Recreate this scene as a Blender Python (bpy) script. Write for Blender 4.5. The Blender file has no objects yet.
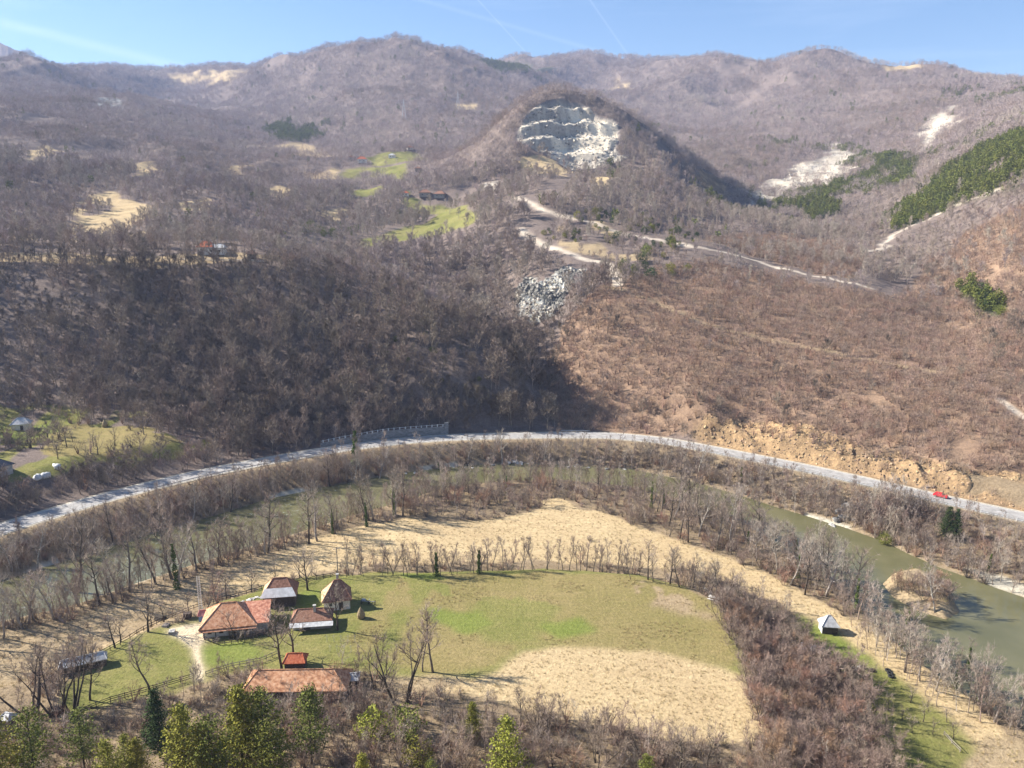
import bpy, math, random
import numpy as np
from mathutils import Vector, Matrix
R = math.radians
rng = np.random.default_rng(11)
random.seed(5)
S = bpy.context.scene
COL = S.collection

# ------------------------------------------------------------------ camera
CZ, PITCH, F = 90.0, R(12.0), 780.0
cam_d = bpy.data.cameras.new('camera'); cam = bpy.data.objects.new('camera', cam_d); COL.objects.link(cam)
cam.location = (0, 0, CZ); cam.rotation_euler = (R(90) - PITCH, 0, 0)
cam_d.sensor_width = 36; cam_d.lens = 36 * F / 1024
cam_d.clip_start = 0.5; cam_d.clip_end = 30000
S.camera = cam

# ------------------------------------------------------------------ light
SUN_EL, SUN_AZ = 34.0, 15.0            # degrees above horizon; degrees behind the left-hand side (-X towards +Y)
w = bpy.data.worlds.new('World'); S.world = w; w.use_nodes = True
nt = w.node_tree; nt.nodes.clear()
sky = nt.nodes.new('ShaderNodeTexSky'); sky.sky_type = 'NISHITA'; sky.sun_disc = False
sky.sun_elevation = R(SUN_EL)
sd = Vector((-math.cos(R(SUN_AZ)) * math.cos(R(SUN_EL)), math.sin(R(SUN_AZ)) * math.cos(R(SUN_EL)), math.sin(R(SUN_EL))))
sky.sun_rotation = math.atan2(sd.x, sd.y)
sky.altitude = 500; sky.air_density = 1.0; sky.dust_density = 0.15; sky.ozone_density = 3.0
bg = nt.nodes.new('ShaderNodeBackground'); bg.inputs[1].default_value = 0.062
wo = nt.nodes.new('ShaderNodeOutputWorld')
# thin high cirrus streaks, laid out by direction in the sky
tc = nt.nodes.new('ShaderNodeTexCoord'); mp = nt.nodes.new('ShaderNodeMapping')
mp.inputs['Rotation'].default_value = (0, R(-12), R(20)); mp.inputs['Scale'].default_value = (1.6, 3.0, 16)
nz = nt.nodes.new('ShaderNodeTexNoise'); nz.inputs['Scale'].default_value = 1.3; nz.inputs['Detail'].default_value = 6
cr = nt.nodes.new('ShaderNodeMapRange'); cr.inputs[1].default_value = 0.50; cr.inputs[2].default_value = 0.85; cr.inputs[4].default_value = 0.2
mx = nt.nodes.new('ShaderNodeMix'); mx.data_type = 'RGBA'
L = nt.links.new
L(tc.outputs['Generated'], mp.inputs['Vector']); L(mp.outputs[0], nz.inputs['Vector']); L(nz.outputs[0], cr.inputs[0])
def contrail(n_vec, width, amp, prev):
    dp = nt.nodes.new('ShaderNodeVectorMath'); dp.operation = 'DOT_PRODUCT'; dp.inputs[1].default_value = n_vec
    L(tc.outputs['Generated'], dp.inputs[0])
    ab = nt.nodes.new('ShaderNodeMath'); ab.operation = 'ABSOLUTE'; L(dp.outputs['Value'], ab.inputs[0])
    mr = nt.nodes.new('ShaderNodeMapRange'); mr.interpolation_type = 'SMOOTHSTEP'
    mr.inputs[1].default_value = 0; mr.inputs[2].default_value = width; mr.inputs[3].default_value = amp; mr.inputs[4].default_value = 0
    L(ab.outputs[0], mr.inputs[0])
    ad = nt.nodes.new('ShaderNodeMath'); ad.operation = 'ADD'; L(mr.outputs[0], ad.inputs[0]); L(prev, ad.inputs[1])
    return ad.outputs[0]
def pdir(px, py):
    u, v = (px - 512) / F, (384 - py) / F
    return Vector((u, math.cos(PITCH) + v * math.sin(PITCH), -math.sin(PITCH) + v * math.cos(PITCH)))
fac = cr.outputs[0]
for a_, b_, wd, am in (((478, 0), (522, 48), .0013, .09), ((590, 0), (626, 52), .0018, .08), ((0, 22), (160, 62), .008, .10), ((380, -12), (560, 40), .004, .05)):
    nv = pdir(*a_).cross(pdir(*b_)).normalized()
    fac = contrail(nv, wd, am, fac)
hsv = nt.nodes.new('ShaderNodeHueSaturation'); hsv.inputs['Saturation'].default_value = 1.12; L(sky.outputs[0], hsv.inputs['Color'])
L(fac, mx.inputs[0]); L(hsv.outputs[0], mx.inputs[6]); mx.inputs[7].default_value = (9.5, 10.2, 11.5, 1)
L(mx.outputs[2], bg.inputs[0]); L(bg.outputs[0], wo.inputs[0])
sl = bpy.data.lights.new('sun', 'SUN'); sl.energy = 5.0; sl.angle = R(0.53); sl.color = (1.0, 0.94, 0.85)
so = bpy.data.objects.new('sun', sl); COL.objects.link(so); so.rotation_euler = sd.to_track_quat('Z', 'Y').to_euler()
S.view_settings.view_transform = 'Standard'; S.view_settings.look = 'None'; S.view_settings.gamma = 1
S.view_settings.use_curve_mapping = False
S.view_settings.exposure = 1.48
HAZE = .000095
S.cycles.max_bounces = 4; S.cycles.diffuse_bounces = 2; S.cycles.glossy_bounces = 2; S.cycles.transmission_bounces = 2
S.cycles.volume_bounces = 0; S.cycles.transparent_max_bounces = 8
S.cycles.use_denoising = True; S.cycles.denoiser = 'OPENIMAGEDENOISE'; S.cycles.denoising_input_passes = 'RGB_ALBEDO_NORMAL'; S.cycles.denoising_prefilter = 'ACCURATE'

# ------------------------------------------------------------------ projection helpers
def PYd(px, py, Y):
    d = pdir(px, py); t = Y / d.y
    return (d.x * t, Y, CZ + d.z * t)
def PZ(px, py, z):
    d = pdir(px, py); t = (z - CZ) / d.z
    return (d.x * t, d.y * t, z)

# ------------------------------------------------------------------ noise
def _hash(ix, iy, s):
    h = (ix.astype(np.int64) * 374761393 + iy.astype(np.int64) * 668265263 + s * 1442695041) & 0xffffffff
    h = ((h ^ (h >> 13)) * 1274126177) & 0xffffffff
    return ((h ^ (h >> 16)) & 0xffff) / 65535.0
def vnoise(x, y, s=0):
    ix = np.floor(x); iy = np.floor(y); fx = x - ix; fy = y - iy
    fx = fx * fx * fx * (fx * (fx * 6 - 15) + 10); fy = fy * fy * fy * (fy * (fy * 6 - 15) + 10)
    a = _hash(ix, iy, s); b = _hash(ix + 1, iy, s); c = _hash(ix, iy + 1, s); d = _hash(ix + 1, iy + 1, s)
    return (a + (b - a) * fx + (c - a) * fy + (a - b - c + d) * fx * fy) * 2 - 1
def fbm(x, y, wl, octv=4, s=0, gain=.5):
    r = 0; A = 1; f = 1.0 / wl; tot = 0
    for o in range(octv):
        c, sn = math.cos(o * 1.1 + s), math.sin(o * 1.1 + s)
        r = r + A * vnoise((x * c - y * sn) * f + 17.3 * o, (x * sn + y * c) * f - 9.1 * o, s + o)
        tot += A; A *= gain; f *= 2.03
    return r / tot
def ridged(x, y, wl, octv=4, s=0):
    r = 0; A = 1; f = 1.0 / wl; tot = 0
    for o in range(octv):
        c, sn = math.cos(o * 1.7 + s), math.sin(o * 1.7 + s)
        r = r + A * (1 - 2 * np.abs(vnoise((x * c - y * sn) * f + 31.7 * o, (x * sn + y * c) * f + 5.3 * o, s + o)))
        tot += A; A *= .5; f *= 2.0
    return r / tot
def sstep(x, a, b):
    t = np.clip((x - a) / (b - a), 0, 1); return t * t * (3 - 2 * t)

# ------------------------------------------------------------------ terrain control points
RIV, ROADZ, LOW = -5.5, 2.0, -3.0
cp = []
def Z(px, py, z): cp.append(PZ(px, py, z))
def D(px, py, Y): cp.append(PYd(px, py, Y))
def W(px, Y, z):                    # column px, distance, height
    cp.append(((px - 512) / F * Y * 1.02, Y, z))
for px in (0, 250, 512, 770, 1024):
    W(px, 14, 68); W(px, 30, 54); W(px, 60, 31); W(px, 90, 10)
    W(px, 104, 2.5)
for px, py in ((0, 760), (200, 760), (400, 765), (600, 765), (800, 765)): Z(px, py, 1.5)
for px, py in ((60, 700), (200, 650), (300, 620), (300, 690), (450, 600), (450, 690), (600, 590), (600, 700), (690, 620), (720, 690)): Z(px, py, 0)
for px, py in ((20, 650), (150, 610), (330, 545), (450, 560), (560, 530), (640, 555), (760, 600), (850, 640), (930, 700), (1000, 760)): Z(px, py, LOW)
for px, py in ((30, 590), (200, 545), (330, 510), (450, 480), (560, 475), (650, 490), (740, 515), (850, 560), (940, 600), (1010, 650)): Z(px, py, -5)
road_px = [(-160, 590), (-80, 558), (0, 529), (50, 514), (100, 499), (150, 486), (200, 474), (250, 464), (300, 455), (350, 447), (400, 441), (447, 437.5), (500, 436), (560, 435), (610, 435.5), (660, 440), (720, 451), (760, 459), (800, 467), (850, 478), (900, 489.5), (938, 498.5), (980, 507.5), (1024, 517), (1090, 533), (1180, 558)]
road_w = [PZ(px, py, ROADZ) for px, py in road_px]
cp += road_w[::2]
# left: hamlet terrace, wooded slope, upper terrace
for a in ((0, 478, 238), (80, 470, 246), (160, 455, 262), (22, 428, 296), (100, 430, 294), (170, 425, 300), (240, 440, 292), (20, 400, 322), (100, 388, 330), (200, 390, 330), (300, 400, 325),
          (20, 330, 362), (100, 320, 368), (200, 320, 370), (300, 330, 362), (20, 275, 395), (100, 270, 398), (200, 270, 398), (280, 275, 398),
          (0, 258, 412), (100, 255, 420), (200, 253, 425), (280, 258, 425),
          (340, 290, 398), (420, 315, 374), (480, 342, 352), (525, 380, 333), (545, 420, 320),
          (400, 400, 322), (400, 355, 342), (470, 400, 322), (350, 360, 345), (520, 415, 318)): D(*a)
# side valley behind the spur
for a in ((545, 395, 350), (532, 350, 395), (505, 318, 440), (470, 290, 490), (430, 268, 530), (380, 255, 570), (300, 250, 560)): D(*a)
# right-hand hillside
for a in ((575, 415, 326), (600, 385, 346), (600, 340, 374), (600, 300, 408), (612, 268, 455), (560, 262, 470), (530, 285, 450), (520, 235, 540), (570, 238, 520), (620, 232, 530),
          (700, 410, 306), (700, 365, 338), (700, 320, 375), (700, 280, 428), (700, 248, 490),
          (800, 430, 286), (800, 380, 318), (800, 335, 356), (800, 295, 408), (850, 284, 430), (790, 262, 480),
          (900, 440, 268), (900, 390, 298), (900, 340, 350), (900, 300, 415), (940, 470, 248),
          (1000, 470, 242), (1000, 420, 268), (1010, 370, 305), (1015, 310, 365), (1010, 260, 430), (1010, 215, 500), (960, 330, 370), (950, 290, 430), (950, 250, 500),
          (1010, 190, 560), (1015, 160, 620), (1020, 138, 700), (960, 205, 600), (930, 215, 620), (890, 240, 570), (900, 218, 660), (960, 165, 760)): D(*a)
# middle: towards and over the quarry hill
for a in ((520, 205, 610), (620, 205, 610), (700, 225, 580), (760, 225, 610), (530, 180, 720), (620, 180, 730), (680, 195, 700), (570, 155, 830), (500, 160, 820), (640, 165, 800),
          (565, 97, 880), (525, 103, 880), (505, 125, 860), (485, 150, 850), (610, 113, 865), (637, 136, 835), (660, 160, 800), (674, 184, 760), (705, 200, 740),
          (740, 215, 780), (780, 225, 740), (840, 240, 700), (800, 200, 900), (730, 184, 950), (690, 168, 1000), (860, 190, 900)): D(*a)
for px, Y, z in ((560, 1040, 170), (500, 1020, 165), (620, 1050, 165), (560, 1250, 190), (640, 1200, 170)): W(px, Y, z)
# basin on the left
for a in ((0, 235, 500), (100, 235, 520), (200, 235, 520), (280, 235, 580), (350, 235, 640), (430, 225, 690), (460, 200, 760), (390, 205, 780), (330, 190, 860), (250, 200, 720), (150, 200, 660), (60, 205, 620),
          (0, 190, 640), (100, 170, 800), (200, 175, 860), (300, 165, 1050), (380, 165, 1050), (440, 165, 980), (420, 150, 1200), (330, 150, 1250), (280, 140, 1350), (230, 150, 1150),
          (0, 150, 820), (60, 130, 1000), (130, 115, 1250), (200, 110, 1600), (130, 150, 950), (250, 110, 1800), (320, 110, 1700), (400, 110, 1600), (460, 120, 1500), (480, 100, 1800),
          (350, 75, 2100), (400, 70, 2050), (440, 80, 1950), (0, 90, 1500), (60, 80, 1900), (130, 85, 2200), (190, 90, 2500),
          (0, 54, 1900), (40, 55, 2200), (100, 60, 2600), (180, 71, 3000), (250, 69, 2900), (300, 62, 2600), (350, 49, 2400), (385, 48, 2350), (415, 45, 2350), (440, 54, 2350), (465, 52, 2450)): D(*a)
# far centre and right mountains
for a in ((500, 60, 3000), (530, 57, 3100), (590, 63, 3300), (650, 68, 3300), (700, 68, 3000), (745, 57, 2700), (770, 60, 2600), (785, 55, 2300), (820, 49, 2250), (860, 55, 2250), (900, 66, 2200), (960, 69, 2150), (990, 78, 2050), (1024, 82, 1900),
          (520, 75, 2700), (600, 85, 2500), (640, 105, 2000), (680, 130, 1600), (560, 90, 2200), (740, 95, 2000), (710, 150, 1300), (760, 140, 1400), (760, 180, 1050), (830, 150, 1250), (800, 110, 1650), (850, 90, 1800), (900, 130, 1350), (880, 165, 1060),
          (940, 110, 1450), (1000, 105, 1300), (960, 140, 1020), (1010, 120, 1000)): D(*a)
for px, Y, z in ((0, 2700, 300), (100, 3400, 430), (180, 3800, 480), (300, 3300, 380), (400, 3000, 330), (460, 3900, 480), (560, 4200, 560), (700, 3900, 500), (820, 3000, 330), (960, 2900, 300), (1024, 2600, 270)): W(px, Y, z)
for px in (200, 400, 600, 800, 1024): W(px, 5200, 300); W(px, 9000, 120)
D(-90, 38, 7000); D(0, 43, 7000); D(50, 62, 7000); W(0, 4600, 420)
ext = []
for (x, y, z) in cp:
    p = 512 + F * x / (y * 1.02)
    if p < 70: ext += [(x - .42 * y, y, z)]
    if p > 950: ext += [(x + .42 * y, y, z)]
cp += ext
cp = np.array(cp)
SA = 1.6
CA = np.stack([cp[:, 0] / cp[:, 1] * SA, np.log(cp[:, 1])], 1); CH = cp[:, 2] / cp[:, 1]
def tps_k(r2): return np.where(r2 > 1e-12, .5 * r2 * np.log(np.maximum(r2, 1e-12)), 0)
n = len(cp)
K = tps_k(((CA[:, None] - CA[None]) ** 2).sum(-1)) + np.eye(n) * 2e-4
Pm = np.concatenate([np.ones((n, 1)), CA], 1)
Am = np.zeros((n + 3, n + 3)); Am[:n, :n] = K; Am[:n, n:] = Pm; Am[n:, :n] = Pm.T
sol = np.linalg.solve(Am, np.concatenate([CH, np.zeros(3)]))
def tps(a, ly):
    out = np.empty(a.size); A1 = a.ravel() * SA; L1 = ly.ravel()
    for i in range(0, a.size, 60000):
        q = np.stack([A1[i:i + 60000], L1[i:i + 60000]], 1)
        r2 = (q[:, :1] - CA[:, 0]) ** 2 + (q[:, 1:] - CA[:, 1]) ** 2
        out[i:i + 60000] = tps_k(r2) @ sol[:n] + sol[n] + q @ sol[n + 1:]
    return out.reshape(a.shape)

# grid
lr = np.concatenate([np.arange(math.log(14), math.log(105), .03), np.arange(math.log(105), math.log(222), .0026), np.arange(math.log(222), math.log(300), .0011), np.arange(math.log(300), math.log(400), .0026), np.arange(math.log(400), math.log(480), .0012), np.arange(math.log(480), math.log(790), .0036), np.arange(math.log(790), math.log(905), .0009), np.arange(math.log(905), math.log(1200), .0036), np.arange(math.log(1200), math.log(4200), .006), np.arange(math.log(4200), math.log(9500), .03)])
la = np.arange(-1.0, 1.0001, .0023)
NR, NC = len(lr), len(la)
# coarse TPS then bilinear up
clr = np.linspace(lr[0], lr[-1], 560); cla = np.linspace(-1, 1, 300)
cg = tps(*np.meshgrid(cla, clr))
def bil(g, xs, ys, x, y):
    fx = (x - xs[0]) / (xs[1] - xs[0]); fy = (y - ys[0]) / (ys[1] - ys[0])
    ix = np.clip(fx.astype(int), 0, len(xs) - 2); iy = np.clip(fy.astype(int), 0, len(ys) - 2)
    tx = fx - ix; ty = fy - iy
    return (g[iy, ix] * (1 - tx) + g[iy, ix + 1] * tx) * (1 - ty) + (g[iy + 1, ix] * (1 - tx) + g[iy + 1, ix + 1] * tx) * ty
GA, GL = np.meshgrid(la, lr)
GY = np.exp(GL); GX = GA * GY
GZ = bil(cg, cla, clr, GA, GL) * GY

# ---- polygon / polyline distances (world metres)
def seg_dist(X, Yy, pts, closed=False):
    best = np.full(X.shape, 1e9); bt = np.zeros(X.shape); acc = 0
    m = len(pts)
    for i in range(m if closed else m - 1):
        p, q = pts[i], pts[(i + 1) % m]
        dx, dy = q[0] - p[0], q[1] - p[1]; l2 = dx * dx + dy * dy + 1e-9
        t = np.clip(((X - p[0]) * dx + (Yy - p[1]) * dy) / l2, 0, 1)
        d = np.hypot(X - p[0] - t * dx, Yy - p[1] - t * dy)
        k = d < best; best = np.where(k, d, best); bt = np.where(k, i + t, bt)
    return best, bt
def inside(X, Yy, pts):
    r = np.zeros(X.shape, bool); m = len(pts)
    for i in range(m):
        (x1, y1), (x2, y2) = pts[i][:2], pts[(i + 1) % m][:2]
        if y1 == y2: continue
        c = ((y1 > Yy) != (y2 > Yy)) & (X < (x2 - x1) * (Yy - y1) / (y2 - y1) + x1)
        r ^= c
    return r
def sdf(X, Yy, pts):                 # negative inside
    d, _ = seg_dist(X, Yy, pts, True)
    return np.where(inside(X, Yy, pts), -d, d)

near = (GY < 460) & (GY > 100)
nx_, ny_ = GX[near], GY[near]
zz = GZ[near].copy()
# flatten the valley floor: lower meadow
plateau_px = [(-140, 770), (-60, 700), (60, 672), (120, 640), (200, 607), (262, 590), (330, 577), (400, 573), (480, 571), (560, 569.5), (640, 575), (690, 588), (722, 604), (738, 640), (752, 690), (775, 740), (810, 790), (400, 800), (0, 800)]
plateau = [PZ(a, b, 0)[:2] for a, b in plateau_px]
river_near_px = [(-250, 680), (-100, 650), (0, 625), (60, 612), (120, 592), (180, 572), (240, 553), (300, 535), (350, 520), (400, 506), (440, 491), (500, 484), (560, 483), (620, 488), (660, 497), (700, 510), (740, 526), (780, 548), (812, 570), (840, 592), (862, 612), (890, 640), (930, 672), (980, 705), (1040, 740), (1110, 790)]
river_far_px = [(-250, 585), (-100, 590), (0, 583), (60, 564), (120, 545), (170, 530), (215, 517), (270, 500), (330, 487), (400, 474), (460, 467), (520, 464), (570, 466), (630, 470), (690, 482), (740, 497), (790, 513), (840, 528), (880, 542), (930, 566), (980, 584), (1024, 600), (1100, 635), (1200, 690)]
rn = [PZ(a, b, RIV)[:2] for a, b in river_near_px]; rf = [PZ(a, b, RIV)[:2] for a, b in river_far_px]
river_poly = rn + rf[::-1]
dr = sdf(nx_, ny_, river_poly)
dp_ = sdf(nx_, ny_, plateau)
rd2 = [(p[0], p[1]) for p in road_w]
droad, troad = seg_dist(nx_, ny_, rd2)
wob = fbm(nx_, ny_, 14, 3, 3) * 1.0
inner = inside(nx_, ny_, rd2 + [(400, 60), (-400, 60)])        # camera side of the road
floor = LOW + .5 * fbm(nx_, ny_, 40, 3, 8)
# outside the plateau the floor lies at LOW; inside at 0
fl = floor + (0 - floor) * (1 - sstep(dp_ + wob, -1.5, 7))
fl = fl + (zz - 0) * (1 - sstep(ny_, 104, 132))
bed = -7.5
bank = sstep(dr + wob, -3.5, 3.5)
val = bed + (fl - bed) * bank
# rise from river to road on the far side
far_side = sdf(nx_, ny_, rf + [(500, 600), (-500, 600)]) < 2
tt = np.clip((dr) / (np.maximum(dr, 0) + np.maximum(droad - 6.0, 0) + .01), 0, 1)
valf = bed + bank * (RIV + .5 - bed) + (ROADZ - RIV - .5) * sstep(tt, 0.02, 1.0) * (dr > 0)
inz = np.where(far_side & (dr > -4), np.where(inner, valf, zz), val)
zz = np.where(inner, inz, zz)
# road bench
cut = np.where(inner, sstep(droad, 5.2, 9.0), sstep(droad, 6.2, 11.5 + 2 * wob + 14 * (1 - sstep(nx_, 55, 85))))
rel = ROADZ - .06
zz = rel + (zz - rel) * cut
# keep hill side from dipping below the road level close to it
zz = np.where(~inner & (droad < 30), np.maximum(zz, rel), zz)
# island in the river on the right
isl = [PZ(a, b, RIV)[:2] for a, b in ((877, 583), (890, 571), (912, 566), (935, 574), (958, 594), (966, 614), (948, 622), (915, 612), (890, 598))]
di = sdf(nx_, ny_, isl)
zz = np.maximum(zz, -7.5 + 3.9 * (1 - sstep(di + .6 * wob, -5, 2.5)))
GZ[near] = zz
ROADMASK = np.full(GX.shape, 1e9); ROADMASK[near] = droad
INNER = np.zeros(GX.shape, bool); INNER[near] = inner
INNER |= GY <= 100

# ---- gullies and ridges on the hills, growing with distance
hill = np.where(INNER, 0, sstep(ROADMASK, 12, 50)) * sstep(GY, 240, 420)
amp = hill * (1.2 + np.clip(GY - 350, 0, 3000) * .020)
far = sstep(GY, 700, 1500)
GZ += amp * (fbm(GX, GY, 90, 4, 21) * (1 - far) + far * (ridged(GX + .3 * GY, GY * .8, 420, 4, 4) * .85 - .50 + .9 * fbm(GX + 900, GY * .7, 800, 2, 14)))
GZ += hill * fbm(GX, GY, 14, 3, 5) * (.5 + GY / 900)
GZ += sstep(GY, 650, 1100) * 7 * ridged(GX * 1.2 + GY * .2, GY * .6, 130, 3, 33) * np.clip(GY / 1500, .5, 1.3)
# quarry benches: pull heights into steps inside its outline
q_px = [(519, 138), (516, 128), (524, 112), (540, 101), (556, 98), (575, 103), (592, 116), (606, 124), (617, 134), (611, 148), (585, 153), (562, 154), (540, 150)]
GE = (GZ - CZ) / GY                                  # slope of view, for ray hits
def rebuild():
    global GE
    GE = (GZ - CZ) / GY
def height(x, y):
    x = np.asarray(x, float); y = np.asarray(y, float)
    a = x / y; l = np.log(y)
    fx = (a - la[0]) / (la[1] - la[0]); ix = np.clip(fx.astype(int), 0, NC - 2); tx = np.clip(fx - ix, 0, 1)
    iy = np.clip(np.searchsorted(lr, l) - 1, 0, NR - 2); ty = np.clip((l - lr[iy]) / (lr[iy + 1] - lr[iy]), 0, 1)
    return (GZ[iy, ix] * (1 - tx) + GZ[iy, ix + 1] * tx) * (1 - ty) + (GZ[iy + 1, ix] * (1 - tx) + GZ[iy + 1, ix + 1] * tx) * ty
RS = np.exp(np.linspace(math.log(70), math.log(6500), 2600))
def hit(px, py, ymin=70):
    d = pdir(px, py); ys = RS[RS >= ymin]; t = ys / d.y
    zt = height(d.x * t, ys); zr = CZ + d.z * t
    k = np.nonzero(zr < zt)[0]
    if len(k) == 0: i = len(ys) - 1
    else: i = k[0]
    if i > 0 and len(k):
        f0 = zr[i - 1] - zt[i - 1]; f1 = zr[i] - zt[i]; s = f0 / (f0 - f1)
        yv = ys[i - 1] + (ys[i] - ys[i - 1]) * s
    else: yv = ys[i]
    return Vector((d.x * yv / d.y, yv, float(height(d.x * yv / d.y, yv))))
def hitp(pts): return [tuple(hit(a, b)[:2]) for a, b in pts]
qp = hitp(q_px)
# ------------------------------------------------------------------ land cover
CL = {  # name: (colour A, colour B, noise size m)
 'woods':   ((.125, .098, .083), (.215, .170, .145)),
 'coppice': ((.19, .128, .088), (.33, .225, .150)),
 'scrub':   ((.19, .140, .088), (.32, .245, .155)),
 'green':   ((.130, .145, .036), (.245, .215, .082)),
 'bright':  ((.130, .165, .034), (.20, .215, .058)),
 'olive':   ((.190, .165, .060), (.275, .215, .098)),
 'tan':     ((.37, .270, .150), (.53, .410, .235)),
 'tanbrown':((.27, .200, .120), (.40, .310, .190)),
 'dirt':    ((.50, .40, .26), (.60, .50, .35)),
 'track':   ((.46, .38, .29), (.60, .52, .42)),
 'scree':   ((.33, .28, .21), (.60, .54, .45)),
 'quarry':  ((.20, .20, .21), (.34, .33, .33)),
 'rock':    ((.15, .155, .15), (.40, .40, .37)),
 'cut':     ((.13, .090, .060), (.50, .335, .175)),
 'pine':    ((.05, .055, .03), (.11, .10, .06)),
 'bed':     ((.16, .14, .09), (.24, .21, .15)),
 'shingle': ((.36, .33, .26), (.50, .46, .37)),
}
NAMES = list(CL); CI = {k: i for i, k in enumerate(NAMES)}
CLS = np.full(GX.shape, CI['woods'], np.int16)
CLS[INNER] = CI['scrub']
wobx = fbm(GX, GY, 9, 3, 31) * np.clip(GY * .010, 1.4, 14); woby = fbm(GX, GY, 9, 3, 37) * np.clip(GY * .016, 1.4, 22)
if True:
    big = GY > 500
    wobx[big] = (fbm(GX[big], GY[big], 45, 4, 31) * GY[big] * .018); woby[big] = (fbm(GX[big], GY[big], 45, 4, 33) * GY[big] * .04)
PX, PYY = GX + wobx, GY + woby
def paint_w(name, poly, rough=1.0):
    xs = [p[0] for p in poly]; ys = [p[1] for p in poly]; m = 25
    r0, r1 = np.searchsorted(lr, [math.log(max(10, min(ys) * .93 - m * .3)), math.log(max(ys) * 1.07 + m * .3)])
    X = GX[r0:r1] + wobx[r0:r1] * rough; Y = GY[r0:r1] + woby[r0:r1] * rough
    k = inside(X, Y, poly)
    CLS[r0:r1][k] = CI[name]
    return (r0, r1, k)
def paint(name, px, rough=1.0, brk=None, wl=12, sd=3):
    poly = hitp(px)
    if brk is None: return paint_w(name, poly, rough)
    keep = CLS.copy(); r0, r1, k = paint_w(name, poly, rough)
    k2 = k & (fbm(GX[r0:r1], GY[r0:r1] * .6, wl, 4, sd) < brk); CLS[r0:r1][k & ~k2] = keep[r0:r1][k & ~k2]
    return (r0, r1, k2)
def strip(name, px, wd, jit=.5):
    pl = hitp(px); ys = [p[1] for p in pl]
    r0, r1 = np.searchsorted(lr, [math.log(min(ys) - 25), math.log(max(ys) + 25)])
    d, _ = seg_dist(GX[r0:r1] + wobx[r0:r1] * jit * .4, GY[r0:r1] + woby[r0:r1] * jit * .4, pl)
    k = d < wd; CLS[r0:r1][k] = CI[name]; return pl
# coppice hillside on the right
paint('coppice', [(560, 428), (548, 400), (552, 345), (585, 300), (620, 280), (700, 262), (780, 275), (850, 292), (905, 300), (930, 262), (960, 236), (1050, 200), (1300, 160), (1300, 560), (1024, 505), (850, 455), (700, 425)])
paint('coppice', [(700, 240), (760, 225), (840, 240), (870, 262), (850, 280), (760, 258)])
# valley floor
paint('tanbrown', [(-60, 665), (0, 632), (60, 622), (130, 602), (200, 574), (260, 554), (300, 545), (300, 576), (262, 590), (200, 607), (130, 640), (60, 668), (-20, 700)])
paint('tan', [(190, 590), (260, 566), (320, 537), (380, 523), (450, 512), (520, 499), (560, 500), (610, 515), (660, 533), (720, 555), (780, 580), (830, 605), (880, 635), (930, 670), (975, 705), (1010, 745), (1000, 775), (960, 737), (920, 707), (880, 682), (850, 652), (800, 614), (740, 587), (700, 572), (600, 562), (480, 562), (380, 564), (320, 572), (260, 588)])
paint('scrub', [(395, 500), (470, 488), (545, 490), (540, 512), (470, 522), (400, 520)])
paint('green', [(62, 688), (110, 645), (180, 622), (215, 606), (262, 588), (332, 575), (400, 572.5), (480, 570.5), (560, 569.5), (640, 575), (690, 588), (716, 604), (735, 640), (745, 690), (600, 700), (430, 690), (360, 672), (250, 668), (200, 684), (130, 702), (60, 720)])
paint('olive', [(400, 576), (440, 573), (560, 571), (640, 576), (690, 588), (716, 606), (730, 640), (735, 670), (690, 662), (600, 648), (540, 640), (560, 610), (500, 592)])
paint('olive', [(385, 660), (430, 590), (470, 600), (480, 640), (520, 650), (480, 668), (430, 672)])
paint('olive', [(430, 582), (520, 577), (560, 590), (540, 606), (470, 603)], 2, .0, 7)
paint('olive', [(325, 590), (400, 584), (430, 610), (425, 650), (360, 660), (330, 640)], 2, -.08, 6)
paint('tanbrown', [(560, 572), (640, 577), (690, 590), (720, 615), (700, 625), (620, 600)], 2, -.12, 6)
paint('bright', [(430, 607), (480, 610), (500, 625), (470, 632), (430, 622)])
paint('bright', [(540, 622), (580, 618), (595, 632), (560, 640)])
paint('bright', [(400, 574), (440, 573.5), (450, 579), (400, 582)])
paint('bright', [(200, 645), (250, 638), (270, 655), (205, 668)])
paint('bright', [(300, 592), (322, 588), (322, 612), (303, 612)], .5)
paint('tan', [(420, 690), (480, 676), (520, 655), (570, 646), (640, 650), (700, 664), (738, 676), (752, 700), (775, 740), (700, 745), (640, 735), (560, 715), (500, 703)])
paint('tanbrown', [(380, 680), (430, 672), (470, 676), (450, 690), (400, 698)])
paint('dirt', [(170, 628), (204, 622), (207, 636), (201, 645), (204, 682), (196, 682), (193, 648), (180, 638), (165, 634)], .35)
paint('bright', [(800, 612), (835, 632), (870, 655), (905, 690), (890, 700), (850, 672), (815, 655), (795, 640)])
paint('green', [(850, 655), (880, 665), (920, 695), (955, 722), (980, 752), (985, 800), (860, 800), (870, 730), (860, 690)])
paint('tanbrown', [(965, 768), (985, 735), (1024, 740), (1100, 790), (980, 810)])
for pl_, wd_ in (([(400, 624), (470, 641), (600, 646), (735, 650)], .22), ([(398, 626), (470, 643), (600, 648), (735, 652)], .22), ([(440, 576), (560, 590), (700, 640)], .25), ([(205, 640), (300, 640), (400, 610), (560, 592)], .25)):
    strip('olive', pl_, wd_, .6)
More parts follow.
